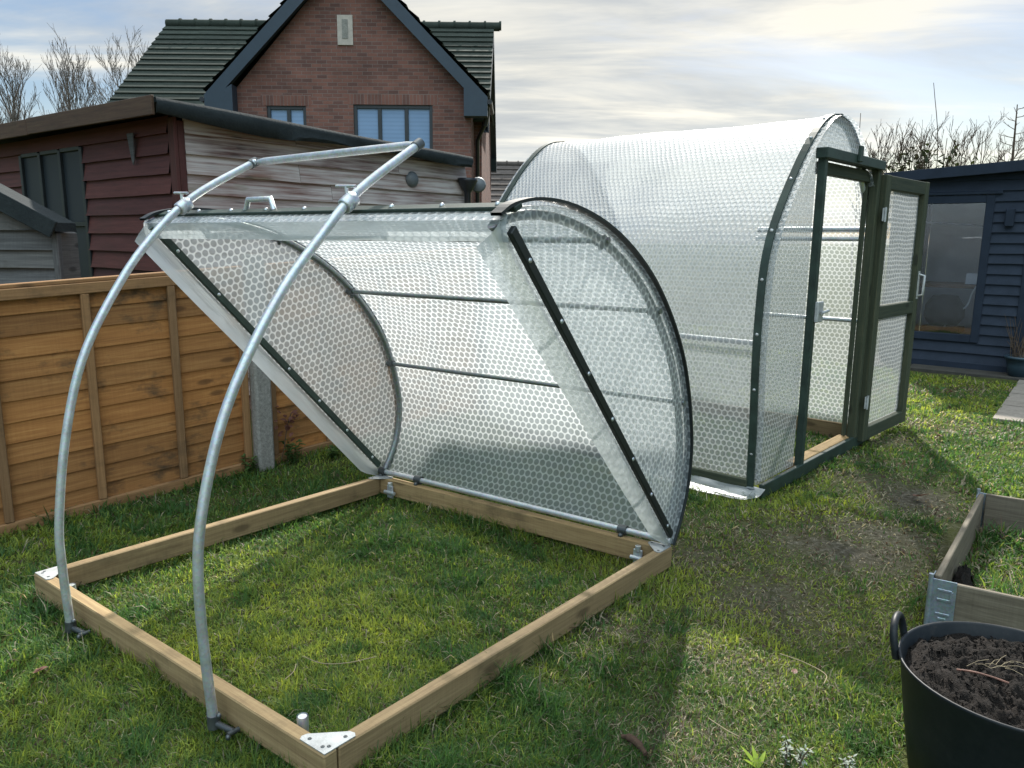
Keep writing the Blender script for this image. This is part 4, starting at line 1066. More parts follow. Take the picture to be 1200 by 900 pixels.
# downpipe with swan neck on the right
MB().tube([(-.64, 18.2, 4.42), (-.66, 18.25, 4.10), (-.80, 18.6, 3.90), (-.86, 18.75, 3.78), (-.86, 18.75, .2)], .048, 12).build('downpipe', M['pipe_black'], hs)
MB().tube([(-.60, 18.0, 4.50), (-.60, 18.2, 4.30), (-.66, 18.25, 4.05)], .05, 12).build('gutter_outlet', M['pipe_black'], hs)

lowr = thing('garage', 'low brown tiled roof of a distant building between the brick house and the polytunnel', 'building', (1, 30, 0))
courses((-1.6, 31.6, 4.45), (5.2, 0, 0), (0, -2.4, -1.75), .33, 8).build('roof', M['tile2'], lowr)
rt = MB(); x = -1.6
while x < 3.5: rt.tube([(x, 31.6, 4.47), (x + .40, 31.6, 4.47)], .11, 8).tube([(x + .39, 31.6, 4.49), (x + .45, 31.6, 4.49)], .12, 8); x += .45
rt.build('ridge_tiles', M['tile2'], lowr)
MB().box((1.0, 31.6, 1.3), (5.0, 4.2, 2.65), None, .01).build('wall', M['brick'], lowr)

# ------------------------------------------------------------------ summerhouse
S0 = V((5.231, 9.322, 0)); SD = V((.774, -.633, 0)); SN = V((-.633, -.774, 0))
def sp(d, z, n=0.0): return S0 + SD * d + SN * n + V((0, 0, z))
sh = thing('summerhouse', 'navy blue painted summerhouse with a tall glazed door, behind the open polytunnel door', 'summerhouse', sp(.1, .06, -1))
DW = (-.32, .31, .44, 1.97)
clad(sp, -.66, .80, .10, 2.30, .118, [(-.39, .38, .36, 2.05)]).build('front_wall', M['navy'], sh)
mb = MB()
for d in (-.66, 2.2): mb.bar(sp(d, .1, -2.0), sp(d, .1, -.0), .04, .02)
mb.bar(sp(-.66, 1.18, -1.0), sp(-.66, 1.22, -1.0), .04, 2.0, up=tuple(SN)) if False else None
mb.prism([sp(-.68, .06, -2.0), sp(-.68, .06, .0), sp(-.68, 2.28, .0), sp(-.68, 2.28, -2.0)], SD * .03)
mb.prism([sp(.86, .08, -.02), sp(2.25, .08, -.02), sp(2.25, 2.38, -.02), sp(.86, 2.38, -.02)], SN * .02)
mb.build('side_wall', M['navy'], sh)
MB().prism([sp(2.25, .06, -2.0), sp(2.25, .06, .0), sp(2.25, 2.36, .0), sp(2.25, 2.36, -2.0)], SD * .02).build('added_side_glazing', M['glass'], sh)  # unseen glass side, added in place of a wall to let daylight inside
MB().prism([sp(-.64, .06, -2.0), sp(2.24, .06, -2.0), sp(2.24, 2.38, -2.0), sp(-.64, 2.28, -2.0)], SN * .03).build('back_wall', M['grey_in'], sh)
MB().prism([sp(-.64, .06, -1.96), sp(2.24, .06, -1.96), sp(2.24, .06, -.02), sp(-.64, .06, -.02)], (0, 0, .05)).build('floor', M['desk'], sh)
MB().prism([sp(-.78, 2.31, .16), sp(2.4, 2.48, .16), sp(2.4, 2.44, -2.2), sp(-.78, 2.27, -2.2)], (0, 0, .03)).build('roof', M['felt'], sh)
MB().bar(sp(-.78, 2.285, .175), sp(2.4, 2.455, .175), .025, .12).build('fascia', M['navy_dark'], sh)
MB().bar(sp(-.65, .06, .02), sp(.85, .06, .02), .05, .09).build('plinth', M['navy_dark'], sh)
MB().bar(sp(-.655, .11, .034), sp(-.655, 2.25, .034), .06, .02, up=tuple(SN)).build('corner_trim', M['navy_dark'], sh)
MB().bar(sp(.80, .11, .034), sp(.80, 2.32, .034), .10, .02, up=tuple(SN)).build('corner_trim', M['navy_dark'], sh)
a, b, c, d = DW
fr = MB()
for x in (a - .045, b + .045): fr.bar(sp(x, c - .09, .018), sp(x, d + .09, .018), .088, .06, up=tuple(SN))
for z in (c - .047, d + .047): fr.bar(sp(a - .0, z, .018), sp(b + .0, z, .018), .058, .09)
fr.bar(sp(a - .16, d + .115, .03), sp(b + .16, d + .115, .03), .07, .035)
sd = fr.build('glazed_door', M['navy_dark'], sh)
MB().prism([sp(a, c, .008), sp(b, c, .008), sp(b, d, .008), sp(a, d, .008)], SN * .006).build('pane', M['glass'], sd)
MB().prism([sp(a, d - .22, -.03), sp(b, d - .27, -.03), sp(b, d - .245, -.03), sp(a, d - .195, -.03)], SN * .01).build('blind_rail', M['wframe'], sd)
MB().box(sp(.565, 1.80, .055), (.09, .075, .20), Matrix((SD, -SN, z1)).transposed(), .01).build('wall_lamp', M['navy_dark'], sh)
# what stands inside, seen through the glass
dk = thing('desk', 'brown desk top seen through the summerhouse glass', 'desk', sp(.3, .11, -.9))
MB().bar(sp(-.6, .98, -.85), sp(1.6, .98, -.85), .62, .05).build('desk_top', M['desk'], dk)
for q in (-.55, 1.5): MB().bar(sp(q, .11, -.85), sp(q, .955, -.85), .05, .55, up=tuple(SN)).build('leg', M['wframe'], dk)
solo(MB().prism([sp(.09, 1.008, -.62), sp(.25, 1.008, -.62), sp(.25, 1.14, -.66), sp(.09, 1.14, -.66)], SN * .012), 'paper_tray', M['white'], 'white paper box standing on the desk inside the summerhouse', 'box', sp(.17, 1.006, -.64))
ch = thing('office_chair', 'dark upholstered chair in front of the desk inside the summerhouse', 'chair', sp(-.08, .11, -.46))
MB().lathe(sp(-.08, .72, -.46), [(0, .16), (.14, .14), (.22, .03), (.23, -.12), (.16, -.22), (0, -.24)], 20).build('backrest', M['chairm'], ch)
MB().tube([sp(-.08, .11, -.46), sp(-.08, .46, -.46)], .03, 10).box(sp(-.08, .44, -.46), (.44, .42, .08), Matrix((SD, -SN, z1)).transposed(), .02).build('seat', M['chairm'], ch)
cab = catmull([sp(.24, 1.0, -.50), sp(.20, .90, -.46), sp(.17, .76, -.42), sp(.08, .66, -.40), sp(.0, .58, -.38), sp(-.05, .46, -.36), sp(-.10, .30, -.36), sp(-.12, .13, -.34)], 6)
solo(MB().tube(cab, .009, 6), 'cable', M['white'], 'thin white cable hanging from the desk behind the summerhouse door', 'cable', sp(-.12, .12, -.34))
# twiggy potted plant by the right corner
pp = thing('potted_plant', 'dry twiggy plant in a blue pot at the right corner of the summerhouse', 'plant', sp(.86, .01, .22))
MB().lathe(sp(.86, .01, .22), [(0, 0), (.10, 0), (.13, .14), (.15, .22), (.16, .22), (.16, .25), (.14, .25), (.13, .2), (0, .19)], 24).build('pot', M['pot'], pp)
tw = MB()
for k in range(26):
    p = sp(.86, .2, .22) + V((random.uniform(-.08, .08), random.uniform(-.08, .08), 0)); q = p + V((random.uniform(-.16, .16), random.uniform(-.14, .14), random.uniform(.2, .52)))
    tw.tube([p, p.lerp(q, .5) + V((random.uniform(-.03, .03), random.uniform(-.03, .03), .02)), q], [.005, .004, .002], 5)
tw.build('stems', M['stem'], pp)

# paving
def pave(name, c, ax, hx, hy, z, mat, joints):
    ax = V((*ax, 0)).normalized(); ay = V((-ax.y, ax.x, 0)); mb = MB(); c = V((*c, 0)); n = joints
    for i in range(n):
        x0 = -hx + 2 * hx * i / n + .008; x1 = -hx + 2 * hx * (i + 1) / n - .008
        mb.prism([c + ax * x0 - ay * hy + V((0, 0, -.06)), c + ax * x1 - ay * hy + V((0, 0, -.06)), c + ax * x1 + ay * hy + V((0, 0, -.06)), c + ax * x0 + ay * hy + V((0, 0, -.06))], (0, 0, .06 + z + random.uniform(-.006, .006)))
    o = mb.build(name, mat); tag(o, kind='structure')
pave('patio', (5.62, 9.25), (.774, -.633), 3.1, .62, .03, M['patio'], 5)
pave('path', (5.38, 7.42), (1.3, 1.69), 1.45, .40, .018, M['slab'], 4)

# ------------------------------------------------------------------ raised bed
bd = thing('raised_bed', 'low raised bed of weathered pallet boards with blue grey metal corner hinges', 'raised bed', (2.4, 3.3, 0))
B0 = V((*BED_C, 0)); E1 = V((*BE1, 0)); E2 = V((*BE2, 0)); BL1, BL2, BHt = 1.20, 1.35, .20
def bp(s, t, z=0.0): return B0 + E1 * s + E2 * t + V((0, 0, z))
MB().bar(bp(.012, .03, BHt / 2), bp(.012, BL2 - .03, BHt / 2), .024, BHt).build('board', M['bed'], bd)
MB().bar(bp(.05, .012, BHt / 2 - .006), bp(BL1 - .03, .012, BHt / 2 - .006), .022, BHt - .012).build('board', M['bed'], bd)
MB().bar(bp(.03, BL2 - .012, BHt / 2), bp(BL1 - .03, BL2 - .012, BHt / 2), .024, BHt).build('board', M['bed'], bd)
MB().bar(bp(BL1 - .012, .03, BHt / 2), bp(BL1 - .012, BL2 - .03, BHt / 2), .024, BHt).build('board', M['bed'], bd)
def hinge(s, t, d1, d2):
    mb = MB(); c = bp(s, t)
    for d, o in ((d1, d2), (d2, d1)):
        p = c - o * .004
        mb.bar(p + d * .0 + V((0, 0, BHt / 2)), p + d * .085 + V((0, 0, BHt / 2)), .004, BHt - .006, bev=.001)
        for k, (x0, x1, z) in enumerate(((.02, .07, .155), (.02, .07, .115), (.02, .07, .055), (.03, .06, .035))):
            mb.bar(p + d * x0 - o * .003 + V((0, 0, z)), p + d * x1 - o * .003 + V((0, 0, z)), .005, .010, bev=.002)
        mb.bar(p + d * .07 - o * .003 + V((0, 0, .115)), p + d * .07 - o * .003 + V((0, 0, .155)), .005, .010, up=tuple(d), bev=.002)
    mb.tube([c - d1 * .006 - d2 * .006 + V((0, 0, .0)), c - d1 * .006 - d2 * .006 + V((0, 0, BHt + .015))], .009, 10)
    mb.build('corner_hinge', M['hinge'], bd)
hinge(0, 0, E1, E2); hinge(0, BL2, E1, -E2); hinge(BL1, 0, -E1, E2); hinge(BL1, BL2, -E1, -E2)
# lump of soil against the left board, inside the bed
mb = MB(); c = bp(.06, .42)
rows = [[c + V((random.gauss(0, .004), random.gauss(0, .004), 0)) + E1 * (.055 * math.cos(a) * r_) + E2 * (.16 * math.sin(a) * r_) + V((0, 0, .12 * (1 - r_ ** 2) * (.8 + .5 * noise.noise(V((a, r_ * 4, 1))))) ) for a in np.linspace(0, 2 * math.pi, 25)] for r_ in np.linspace(0.02, 1, 8)]
solo(mb.grid(rows), 'soil_heap', M['compost'], 'small dark heap of soil against the inside of the raised bed board', 'soil', c)

# ------------------------------------------------------------------ rubber tub and compost
TCn = V((1.375, 1.90, 0)); TR = .29
tb = thing('tub', 'black flexible rubber tub filled with dark compost in the bottom right corner', 'tub', TCn)
MB().lathe(TCn, [(0, .006), (.225, .006), (.235, .015), (.262, .18), (TR - .006, .34), (TR + .001, .354), (TR + .001, .360), (TR - .003, .362), (TR - .008, .356), (.25, .18), (.22, .02), (0, .018)], 64).build('body', M['tub'], tb)
for ang in (98, -82):
    a = R(ang + 45); c = TCn + V((math.cos(a), math.sin(a), 0)) * (TR - .004); t = V((-math.sin(a), math.cos(a), 0)); o = V((math.cos(a), math.sin(a), 0))
    MB().tube(catmull([c - t * .062 + V((0, 0, .33)), c - t * .060 + o * .012 + V((0, 0, .385)), c - t * .038 + o * .018 + V((0, 0, .418)), c + o * .020 + V((0, 0, .428)), c + t * .038 + o * .018 + V((0, 0, .418)), c + t * .060 + o * .012 + V((0, 0, .385)), c + t * .062 + V((0, 0, .33))], 5), .0105, 10).build('handle', M['tub'], tb)
rows = []
for r_ in np.linspace(0.002, .277, 46):
    row = []
    for k in range(97):
        a = 2 * math.pi * k / 96; x, y = r_ * math.cos(a), r_ * math.sin(a)
        z = .315 + .045 * (1 - (r_ / .28) ** 2) + .020 * noise.noise(V((x * 9, y * 9, 1))) + .020 * noise.noise(V((x * 30, y * 30, 4))) + .014 * noise.noise(V((x * 75, y * 75, 8)))
        row.append(TCn + V((x, y, z)))
    rows.append(row)
mb = MB().grid(rows)
for k in range(3200):      # crumbs
    r_ = .268 * math.sqrt(random.random()); a = random.random() * 6.28; x, y = r_ * math.cos(a), r_ * math.sin(a)
    c = TCn + V((x, y, .318 + .045 * (1 - (r_ / .28) ** 2) + .020 * noise.noise(V((x * 9, y * 9, 1))) + .012 * noise.noise(V((x * 30, y * 30, 4)))))
    s_ = .0008 + .0050 * random.random() ** 4
    P = [c + V((random.gauss(0, s_), random.gauss(0, s_), random.gauss(.001, s_ * .8))) for _ in range(5)]
    mb.add(P, [[0, 1, 2], [0, 2, 3], [0, 3, 1], [1, 2, 4], [2, 3, 4], [3, 1, 4]])
solo(mb, 'compost', M['compost'], 'dark crumbly compost heaped inside the black tub', 'compost', TCn + V((0, 0, .3)), kind='stuff')
def stalk(pts, r, name, mat, label, cat, group=None):
    p = catmull(pts, 5); solo(MB().tube(p, r, 6), name, mat, label, cat, p[0], group)
cz = .365
stalk([V((1.225, 1.925, cz - .01)), V((1.25, 1.89, cz + .004)), V((1.285, 1.865, cz + .004)), V((1.315, 1.845, cz))], .0028, 'twig', M['leaf_fallen'], 'thin red brown twig lying on the compost in the tub', 'twig')
for k in range(14):
    pass
fb = MB()
for k in range(12):
    c = V((1.335 + random.gauss(0, .035), 1.935 + random.gauss(0, .014), .366)); d_ = V((random.gauss(.05, .02), random.gauss(.005, .02), random.gauss(0, .004)))
    fb.tube([c, c + d_ * .5 + V((0, 0, .006)), c + d_], .0007, 4)
solo(fb, 'root_clump', M['straw'], 'pale tangle of dry roots on top of the compost', 'roots', (1.335, 1.935, .36))

# ------------------------------------------------------------------ small plants, leaves, stalks
def leaf(mb, c, d, up, L, Wd, curl=.2):
    d = V(d).normalized(); s = d.cross(V(up)).normalized(); u = s.cross(d)
    rows = []
    for t, w in ((0, .08), (.25, .8), (.5, 1), (.75, .7), (1, .04)):
        p = V(c) + d * (L * t) - u * (curl * L * t * t)
        rows.append([p - s * (Wd * w / 2) + u * (Wd * .12 * w), p, p + s * (Wd * w / 2) + u * (Wd * .12 * w)])
    mb.grid(rows)
def weed(x, y, n, h, L, Wd, mat, name, label, cat='plant', stem_mat=None):
    z = gz(x, y); r = thing(name, label, cat, (x, y, z))
    st_, lf = MB(), MB()
    for k in range(n):
        a = random.random() * 6.28; sp_ = random.uniform(.1, .7); hh = h * random.uniform(.6, 1.1)
        p0 = V((x + random.gauss(0, .02), y + random.gauss(0, .02), z)); p1 = p0 + V((math.cos(a) * sp_ * hh * .7, math.sin(a) * sp_ * hh * .7, hh))
        st_.tube([p0, p0.lerp(p1, .5) + V((0, 0, .01)), p1], [.003, .0025, .0015], 5)
        for j in range(15):
            t = .12 + .88 * j / 14; b = random.random() * 6.28
            leaf(lf, p0.lerp(p1, t), (math.cos(b), math.sin(b), random.uniform(-.1, .8)), (0, 0, 1), L * random.uniform(.6, 1.15), Wd)
    st_.build('stems', stem_mat or M['stem'], r); lf.build('leaves', mat, r)
    return r
weed(.83, 2.0, 5, .065, .020, .006, M['leaf_silver'], 'silver_weed', 'silvery leaved weed at the bottom edge left of the black tub')
weed(.97, 1.98, 4, .04, .018, .006, M['leaf_silver'], 'silver_weed', 'lower silver green weed nearest the black tub in the lawn')
mb = MB()
for a, L in ((2.2, .075), (2.9, .05), (.9, .06), (1.6, .07)):
    leaf(mb, (.72, 1.975, gz(.72, 1.975)), (math.cos(a), math.sin(a), .9), (0, 0, 1), L, .014)
solo(mb, 'lime_sprout', M['leaf_lime'], 'bright yellow green sprout at the bottom edge beside the silvery weed', 'plant', (.72, 1.975, gz(.72, 1.975)))
q = fp(.14, .20, -.06); mb_r = thing('bramble', 'red leaved bramble sprig climbing the fence right of the concrete post', 'plant', fp(.14, 0, -.07))
st_, lf = MB(), MB()
st_.tube(catmull([fp(.10, 0, -.07), fp(.13, .12, -.08), fp(.16, .24, -.07), fp(.20, .33, -.06)], 5), .003, 5)
for k in range(26):
    c = fp(random.gauss(.17, .045), random.gauss(.26, .05), random.uniform(-.10, -.05)); leaf(lf, c, (random.gauss(0, 1), random.gauss(-.4, 1), random.gauss(0, .6)), (.1, -.3, 1), random.uniform(.03, .055), .026)
st_.build('stems', M['stem'], mb_r); lf.build('leaves', M['leaf_red'], mb_r)
p = fp(.17, 0, -.10); weed(p.x, p.y, 6, .16, .045, .022, M['leaf_green'], 'green_weed', 'green leafy weed at the foot of the concrete post, right side', stem_mat=M['leaf_green'])
p = fp(-.13, 0, -.07); weed(p.x, p.y, 4, .12, .04, .02, M['leaf_green'], 'green_weed', 'small green weed against the fence left of the concrete post', stem_mat=M['leaf_green'])
p = fp(.42, 0, -.20); weed(p.x, p.y, 4, .07, .05, .018, M['leaf_green'], 'green_weed', 'low green weed in the grass under the tilted lid', stem_mat=M['leaf_green'])
def fallen(x, y, mat, label, L=.06, Wd=.04, a=0.0):
    z = gz(x, y) + .035; mb = MB()
    leaf(mb, (x, y, z), (math.cos(a), math.sin(a), .15), (0.3, .2, 1), L, Wd, -.15); leaf(mb, (x + .006, y + .004, z + .002), (math.cos(a + .9), math.sin(a + .9), .1), (-.3, .1, 1), L * .8, Wd * .8, .3)
    solo(mb, 'fallen_leaf', mat, label, 'leaf', (x, y, z - .03))
fallen(-1.62, 2.38, M['leaf_fallen'], 'pinkish brown fallen leaf on the grass outside the base frame, lower left', .05, .04, .3)
fallen(2.36, 4.32, M['leaf_red'], 'red brown fallen leaf on the muddy patch before the raised bed', .09, .05, -.4)
fallen(.98, 2.42, M['leaf_fallen'], 'tiny tan fallen leaf in the lawn left of the tub', .025, .02, 1)
fallen(3.32, 5.75, M['leaf_fallen'], 'brown fallen leaf on the grass below the open tunnel door', .07, .05, 2)
fallen(4.45, 7.6, M['leaf_red'], 'dark red brown leaf beside the paving slabs', .09, .06, 2)
mb = MB(); c = V((.37, 2.055, gz(.37, 2.055) + .03))
mb.tube(catmull([c + V((-.03, .03, 0)), c + V((-.008, .012, .008)), c + V((.015, -.012, .004)), c + V((.03, -.045, -.004))], 5), [.007] * 4 + [.012] * 8 + [.008] * 4, 8)
solo(mb, 'bark_piece', M['wet_bark'], 'rotten piece of bark on the grass at the bottom centre', 'bark', c)
for pts, lbl in (([(-.74, 2.52), (-.66, 2.475), (-.57, 2.485), (-.48, 2.53)], 'longest pale dry stalk curving on the grass inside the base frame'),
                 ([(-.76, 2.37), (-.745, 2.42), (-.75, 2.47)], 'short dry stalk near the front beam inside the base frame'),
                 ([(.98, 2.56), (1.05, 2.50), (1.09, 2.42), (1.06, 2.36)], 'hooked pale stalk on the grass beside the tub'),
                 ([(.62, 2.16), (.66, 2.10), (.69, 2.07)], 'short pale stalk in the grass near the bark piece')):
    stalk([V((x, y, gz(x, y) + .035)) for x, y in pts], .0015, 'dry_stalk', M['straw'], lbl, 'stalk', 'dry stalks on the lawn')

# ------------------------------------------------------------------ bare trees far left
def branch(mb, p, d, L, r, depth, up=.25, spread=.5, rmin=.010):
    n = 4; pts, rs = [V(p)], [r]; d = V(d).normalized()
    for i in range(n):
        d = (d + V((random.gauss(0, .10), random.gauss(0, .10), up * .25 + random.gauss(0, .05)))).normalized()
        pts.append(pts[-1] + d * (L / n)); rs.append(max(rmin * .8, r * (1 - .62 * (i + 1) / n)))
    mb.tube(pts, rs, 5 if depth > 2 else (4 if depth > 0 else 3), False)
    if depth == 0: return
    k = 5 if depth > 2 else (4 if depth > 1 else 3)
    for j in range(k):
        t = .28 + .72 * (j + random.random() * .6) / k; t = min(t, .99); i = int(t * n); f = t * n - i
        q = pts[i].lerp(pts[min(i + 1, n)], f)
        a = random.random() * 6.28; side = V((math.cos(a), math.sin(a), 0)); nd_ = (d + side * random.uniform(spread * .7, spread * 1.5)).normalized()
        branch(mb, q, nd_, L * random.uniform(.42, .66), max(rmin, rs[min(i, n)] * .55), depth - 1, up, spread, rmin)
def bare_tree(x, y, h, name, label, cat, group, spread=.55, trunk_r=.14, nmain=9, first=.28):
    r = thing(name, label, cat, (x, y, 0), group)
    pts, rs = [], []; n = 9; bx, by = 0, 0
    for i in range(n + 1):
        t = i / n; bx += random.gauss(0, .05) * h / 10; by += random.gauss(0, .05) * h / 10
        pts.append(V((x + bx, y + by, h * .93 * t - .05))); rs.append(max(.015, trunk_r * (1 - .93 * t)))
    MB().tube(pts, rs, 8).build('trunk', M['bark'], r)
    cr = MB()
    nmain = int(nmain * 1.5)
    for k in range(nmain):
        t = first + (.95 - first) * k / (nmain - 1) + random.gauss(0, .02); t = min(max(t, .1), .97)
        i = int(t * n); q = pts[i].lerp(pts[i + 1], t * n - i)
        a = k * 2.4 + random.gauss(0, .4)
        L = h * .27 * (1 - .55 * (t - first)) 
        branch(cr, q, (math.cos(a) * spread, math.sin(a) * spread, 1.0), L, rs[i] * .45 + .008, 3, .40, spread * .62, .009)
    cr.build('crown', M['bark'], r)
TG = 'bare trees behind the red shed'
bare_tree(-24.7, 40, 9.9, 'bare_tree', 'leafless tree with a tall trunk at the left edge behind the shed', 'tree', TG, .55, .20, 12, .3)
bare_tree(-22.7, 41, 9.6, 'bare_tree', 'leafless upright tree second from the left behind the shed', 'tree', TG, .5, .17, 11, .35)
bare_tree(-21.2, 39, 8.8, 'bare_tree', 'thinner leafless tree, third from the left behind the shed', 'tree', TG, .45, .12, 10, .35)
bare_tree(-19.2, 40, 9.9, 'bare_tree', 'broad crowned leafless tree rising over the shed roof near the house', 'tree', TG, .72, .19, 13, .35)
bare_tree(-18.9, 42, 9.6, 'bare_tree', 'leafless tree closest to the house roof, partly behind it', 'tree', TG, .45, .12, 10, .4)
for x, y, h, l in ((-24.0, 37, 7.0, 'low bushy bare tree in front of the leftmost tall tree'),):
    bare_tree(x, y, h, 'bare_tree', l, 'tree', TG, .7, .10, 11, .25)

# shrubs behind the summerhouse
def shrub(x, y, z0, hs_, name, label, group, leafy=0, fan=.35, mat='leaf_dark'):
    r = thing(name, label, 'shrub', (x, y, 0), group); st_ = MB()
    tips = []
    for (dx, h, dep) in hs_:
        p = [V((x, y, 0)), V((x + dx * .35, y + random.gauss(0, .1), h * .45)), V((x + dx * .7, y + random.gauss(0, .12), h * .75)), V((x + dx + random.gauss(0, .03), y + random.gauss(0, .15), h))]
        q = catmull(p, 4); st_.tube(q, [(.014 if dep else .013) * (1 - .65 * i / (len(q) - 1)) for i in range(len(q))], 5)
        for k in range(int(dep * 1.8)):
            t = random.uniform(.45, .97); i = int(t * (len(q) - 1)); b = q[i]; d = (q[min(i + 1, len(q) - 1)] - q[i]).normalized()
            branch(st_, b, d + V((random.choice((-1, 1)) * random.uniform(fan, fan * 2), random.gauss(0, fan), .25)), h * random.uniform(.06, .14), .006, 2, .35, .5, .0032)
            tips.append(b)
    st_.build('stems', M['stem'], r)
    if leafy:
        lf = MB()
        for k in range(leafy):
            c = random.choice(tips) + V((random.gauss(0, .12), random.gauss(0, .15), random.gauss(.05, .10)))
            leaf(lf, c, (random.gauss(0, 1), random.gauss(0, 1), random.gauss(0, .6)), (0, .2, 1), random.uniform(.08, .14), .06)
        lf.build('leaves', M[mat], r)
SG = 'winter shrubs behind the summerhouse'
shrub(5.75, 13, 0, [(-.15, 3.55, 2), (.0, 3.1, 4), (-.25, 2.9, 4), (.2, 3.2, 3), (.35, 3.0, 4), (.1, 2.8, 4)], 'bare_shrub', 'tall bare stemmed shrub rising right beside the polytunnel arch', SG)
shrub(6.15, 13, 0, [(-.1, 3.3, 3), (.18, 3.4, 3), (.08, 3.15, 4), (-.25, 2.85, 4)], 'bare_shrub', 'forked bare shrub over the open door of the polytunnel', SG)
shrub(6.05, 12.6, 0, [(-.2, 2.85, 5), (.1, 2.95, 6), (.3, 2.85, 5), (-.05, 2.8, 4)], 'evergreen_shrub', 'dark evergreen shrub just above the open polytunnel door', SG, 260)
shrub(6.42, 12.8, 0, [(-.1, 3.15, 6), (.12, 3.25, 5), (.3, 3.0, 6)], 'evergreen_shrub', 'evergreen sprig with a tuft of leaves left of the tallest stem', SG, 150)
shrub(6.98, 13, 0, [(-.1, 4.08, 0), (-.7, 3.25, 3), (-.35, 3.2, 4), (.1, 3.2, 4), (.35, 3.3, 4), (.6, 3.3, 3), (.22, 3.1, 4), (.75, 3.05, 4)], 'bare_shrub', 'spreading bare shrub with one very tall whip, above the summerhouse roof', SG)
shrub(6.85, 12.7, 0, [(-.25, 3.0, 6), (.0, 3.12, 6), (.2, 2.98, 6)], 'evergreen_shrub', 'leafy evergreen at the foot of the tallest whip over the summerhouse', SG, 260)
shrub(7.65, 13.2, 0, [(-.2, 3.1, 4), (.1, 3.15, 4), (.3, 3.0, 4), (-.4, 2.85, 4)], 'bare_shrub', 'dense low bare shrub between the tall whip and the small conifer', SG)
shrub(8.45, 13.4, 0, [(-.3, 3.0, 8), (.0, 3.1, 8), (.3, 3.05, 8), (-.6, 2.9, 7)], 'bare_shrub', 'brownish twiggy hedge shrub at the right edge above the summerhouse', SG)
r = thing('small_conifer', 'thin bare conifer with short level side branches, right above the summerhouse', 'tree', (8.12, 13, 0), SG)
tk = MB().tube([(8.12, 13, 0), (8.10, 13, 1.8), (8.13, 13, 2.9), (8.10, 13, 3.72)], [.04, .03, .02, .007], 6); tk.build('trunk', M['stem'], r)
cr = MB()
for k in range(22):
    z = 2.3 + 1.35 * k / 21; sg = 1 if k % 2 else -1; L = (.42 - .22 * k / 21) * random.uniform(.5, 1.1)
    branch(cr, V((8.12, 13, z)), V((sg, random.gauss(0, .5), random.uniform(-.05, .35))), L, .007, 1, .25, .45, .004)
cr.build('crown', M['stem'], r)
# twig of an overhanging tree at the top right
r = thing('overhanging_branch', 'budding twigs of an overhanging branch at the top right corner', 'branch', (5.2, 6.6, 3.0))
st_, lf = MB(), MB()
for pts in ([(4.95, 6.6, 3.35), (4.68, 6.6, 3.42), (4.50, 6.58, 3.47), (4.40, 6.58, 3.475)], [(4.95, 6.6, 2.96), (4.7, 6.6, 3.02), (4.53, 6.58, 3.045), (4.42, 6.58, 3.03)], [(6.2, 6.7, 3.0), (5.5, 6.65, 3.15), (4.95, 6.6, 3.35)], [(5.6, 6.66, 3.12), (5.2, 6.6, 2.98), (4.95, 6.6, 2.96)]):
    q = catmull([V(p) for p in pts], 5); st_.tube(q, [.016 * (1 - .6 * i / len(q)) for i in range(len(q))], 6)
    for k in range(8):
        c = random.choice(q[len(q) // 2:]); leaf(lf, c, (random.gauss(-.5, 1), random.gauss(0, 1), random.gauss(.2, .5)), (0, 0, 1), random.uniform(.03, .06), .025)
st_.build('twigs', M['stem'], r); lf.build('leaves', M['leaf_dark'], r)

# ------------------------------------------------------------------ sky, sun, camera
SUN_EL, SUN_AZ = R(40), R(12)          # azimuth clockwise from +Y
w = bpy.data.worlds.new('World'); SC.world = w; w.use_nodes = True
nt = w.node_tree; nt.nodes.clear()
out = nt.nodes.new('ShaderNodeOutputWorld'); bg = nt.nodes.new('ShaderNodeBackground')
sky = nt.nodes.new('ShaderNodeTexSky'); sky.sky_type = 'NISHITA'; sky.sun_disc = False
sky.sun_elevation = SUN_EL; sky.sun_rotation = SUN_AZ; sky.air_density = 1.0; sky.dust_density = 1.2; sky.ozone_density = 1.0
tc = nt.nodes.new('ShaderNodeTexCoord')
sep = nt.nodes.new('ShaderNodeSeparateXYZ'); nt.links.new(tc.outputs['Generated'], sep.inputs[0])
zc = math_n(nt, 'ADD', math_n(nt, 'MAXIMUM', sep.outputs[2], 0.0), 0.10)
cx = math_n(nt, 'DIVIDE', sep.outputs[0], zc); cy = math_n(nt, 'DIVIDE', sep.outputs[1], zc)
cmb = nd(nt, 'ShaderNodeCombineXYZ'); nt.links.new(cx, cmb.inputs[0]); nt.links.new(cy, cmb.inputs[1])
P1 = mapping(nt, cmb.outputs[0], (.34, .62, 1), (1.7, .4, 0))
n1 = noise_n(nt, P1, 1.0, 7, 0.56, 0.7); n2 = noise_n(nt, mapping(nt, cmb.outputs[0], (.55, 1.5, 1), (5, 3, 0)), 1.0, 6, 0.6, 0.5)
# cover: thin over the left and right, closed in the middle
f = math_n(nt, 'ADD', math_n(nt, 'MULTIPLY', n1, 0.65), math_n(nt, 'MULTIPLY', n2, 0.35))
side = math_n(nt, 'MULTIPLY', math_n(nt, 'ABSOLUTE', math_n(nt, 'SUBTRACT', sep.outputs[0], 0.02)), 0.30)
f = math_n(nt, 'SUBTRACT', f, math_n(nt, 'SUBTRACT', side, 0.06))
cov = ramp(nt, f, [(0.36, 0.10), (0.50, 0.90), (0.60, 1.0)])
shade = ramp(nt, n2, [(0.32, (2.2, 2.4, 2.65)), (0.46, (3.35, 3.45, 3.4)), (0.62, (5.3, 5.1, 4.5))])
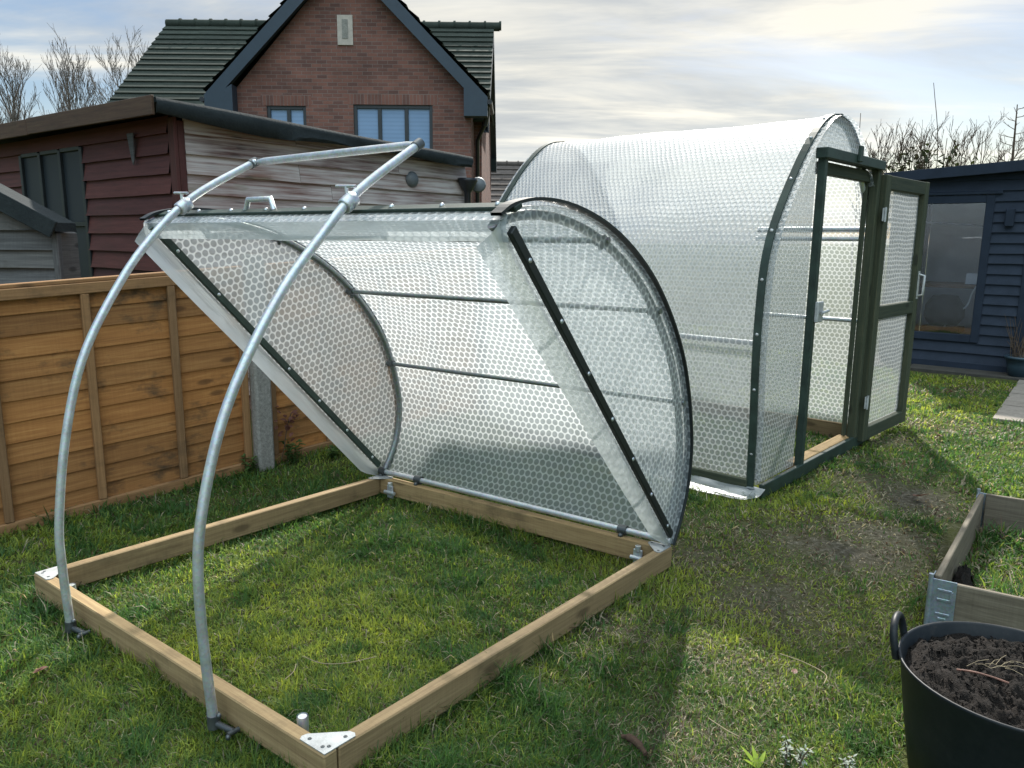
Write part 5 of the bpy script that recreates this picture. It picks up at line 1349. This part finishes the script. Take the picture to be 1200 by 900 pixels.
# cloud deck is boosted overhead and behind the viewer (bluer there) as added fill light
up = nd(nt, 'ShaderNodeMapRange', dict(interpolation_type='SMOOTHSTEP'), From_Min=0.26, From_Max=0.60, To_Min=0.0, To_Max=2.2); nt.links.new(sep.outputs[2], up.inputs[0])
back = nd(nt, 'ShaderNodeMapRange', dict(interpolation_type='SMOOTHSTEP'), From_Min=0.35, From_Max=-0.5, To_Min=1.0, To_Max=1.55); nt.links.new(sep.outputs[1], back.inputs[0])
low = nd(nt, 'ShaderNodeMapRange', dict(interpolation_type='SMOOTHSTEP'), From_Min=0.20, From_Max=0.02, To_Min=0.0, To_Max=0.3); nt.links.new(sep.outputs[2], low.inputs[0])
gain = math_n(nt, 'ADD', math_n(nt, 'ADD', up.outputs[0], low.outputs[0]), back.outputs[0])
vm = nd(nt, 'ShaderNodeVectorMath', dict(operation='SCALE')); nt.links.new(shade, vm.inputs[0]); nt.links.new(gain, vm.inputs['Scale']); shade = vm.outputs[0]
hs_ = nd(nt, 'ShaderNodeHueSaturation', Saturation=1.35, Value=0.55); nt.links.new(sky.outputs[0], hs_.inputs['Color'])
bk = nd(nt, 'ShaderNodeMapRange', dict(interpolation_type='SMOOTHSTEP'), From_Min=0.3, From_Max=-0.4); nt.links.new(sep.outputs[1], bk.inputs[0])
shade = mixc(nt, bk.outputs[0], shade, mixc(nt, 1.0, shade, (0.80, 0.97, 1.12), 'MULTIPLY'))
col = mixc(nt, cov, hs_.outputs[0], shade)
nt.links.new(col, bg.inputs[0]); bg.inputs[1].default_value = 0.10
nt.links.new(bg.outputs[0], out.inputs[0])

ld = bpy.data.lights.new('sun', 'SUN'); ld.energy = 4.6; ld.angle = R(1.2); ld.color = (1.0, 0.95, 0.87)
lo = bpy.data.objects.new('sun', ld); COL.objects.link(lo)
sd_ = V((math.sin(SUN_AZ) * math.cos(SUN_EL), math.cos(SUN_AZ) * math.cos(SUN_EL), math.sin(SUN_EL)))
lo.rotation_euler = sd_.to_track_quat('Z', 'Y').to_euler(); lo.location = (0, 0, 20)

cam = bpy.data.cameras.new('camera'); cam.sensor_width = 36; cam.lens = 27.0; cam.clip_start = 0.05; cam.clip_end = 3000
co = bpy.data.objects.new('camera', cam); COL.objects.link(co)
pitch, roll = R(10.6), R(0.5)
fw = V((0, math.cos(pitch), -math.sin(pitch))); r0 = V((1, 0, 0)); u0 = r0.cross(fw)
rr = r0 * math.cos(roll) + u0 * math.sin(roll); uu = rr.cross(fw)
co.matrix_world = Matrix.Translation((0, 0, 1.5)) @ Matrix((rr, uu, -fw)).transposed().to_4x4()
SC.camera = co

SC.view_settings.view_transform = 'Standard'; SC.view_settings.look = 'None'; SC.view_settings.gamma = 1.0
SC.view_settings.exposure = 0.96
SC.render.engine = 'CYCLES'
cy_ = SC.cycles
cy_.max_bounces = 10; cy_.diffuse_bounces = 4; cy_.glossy_bounces = 4; cy_.transmission_bounces = 8; cy_.transparent_max_bounces = 24
cy_.caustics_reflective = False; cy_.caustics_refractive = False; cy_.sample_clamp_indirect = 6
cy_.use_denoising = True
try: cy_.denoiser = 'OPENIMAGEDENOISE'
except Exception: pass
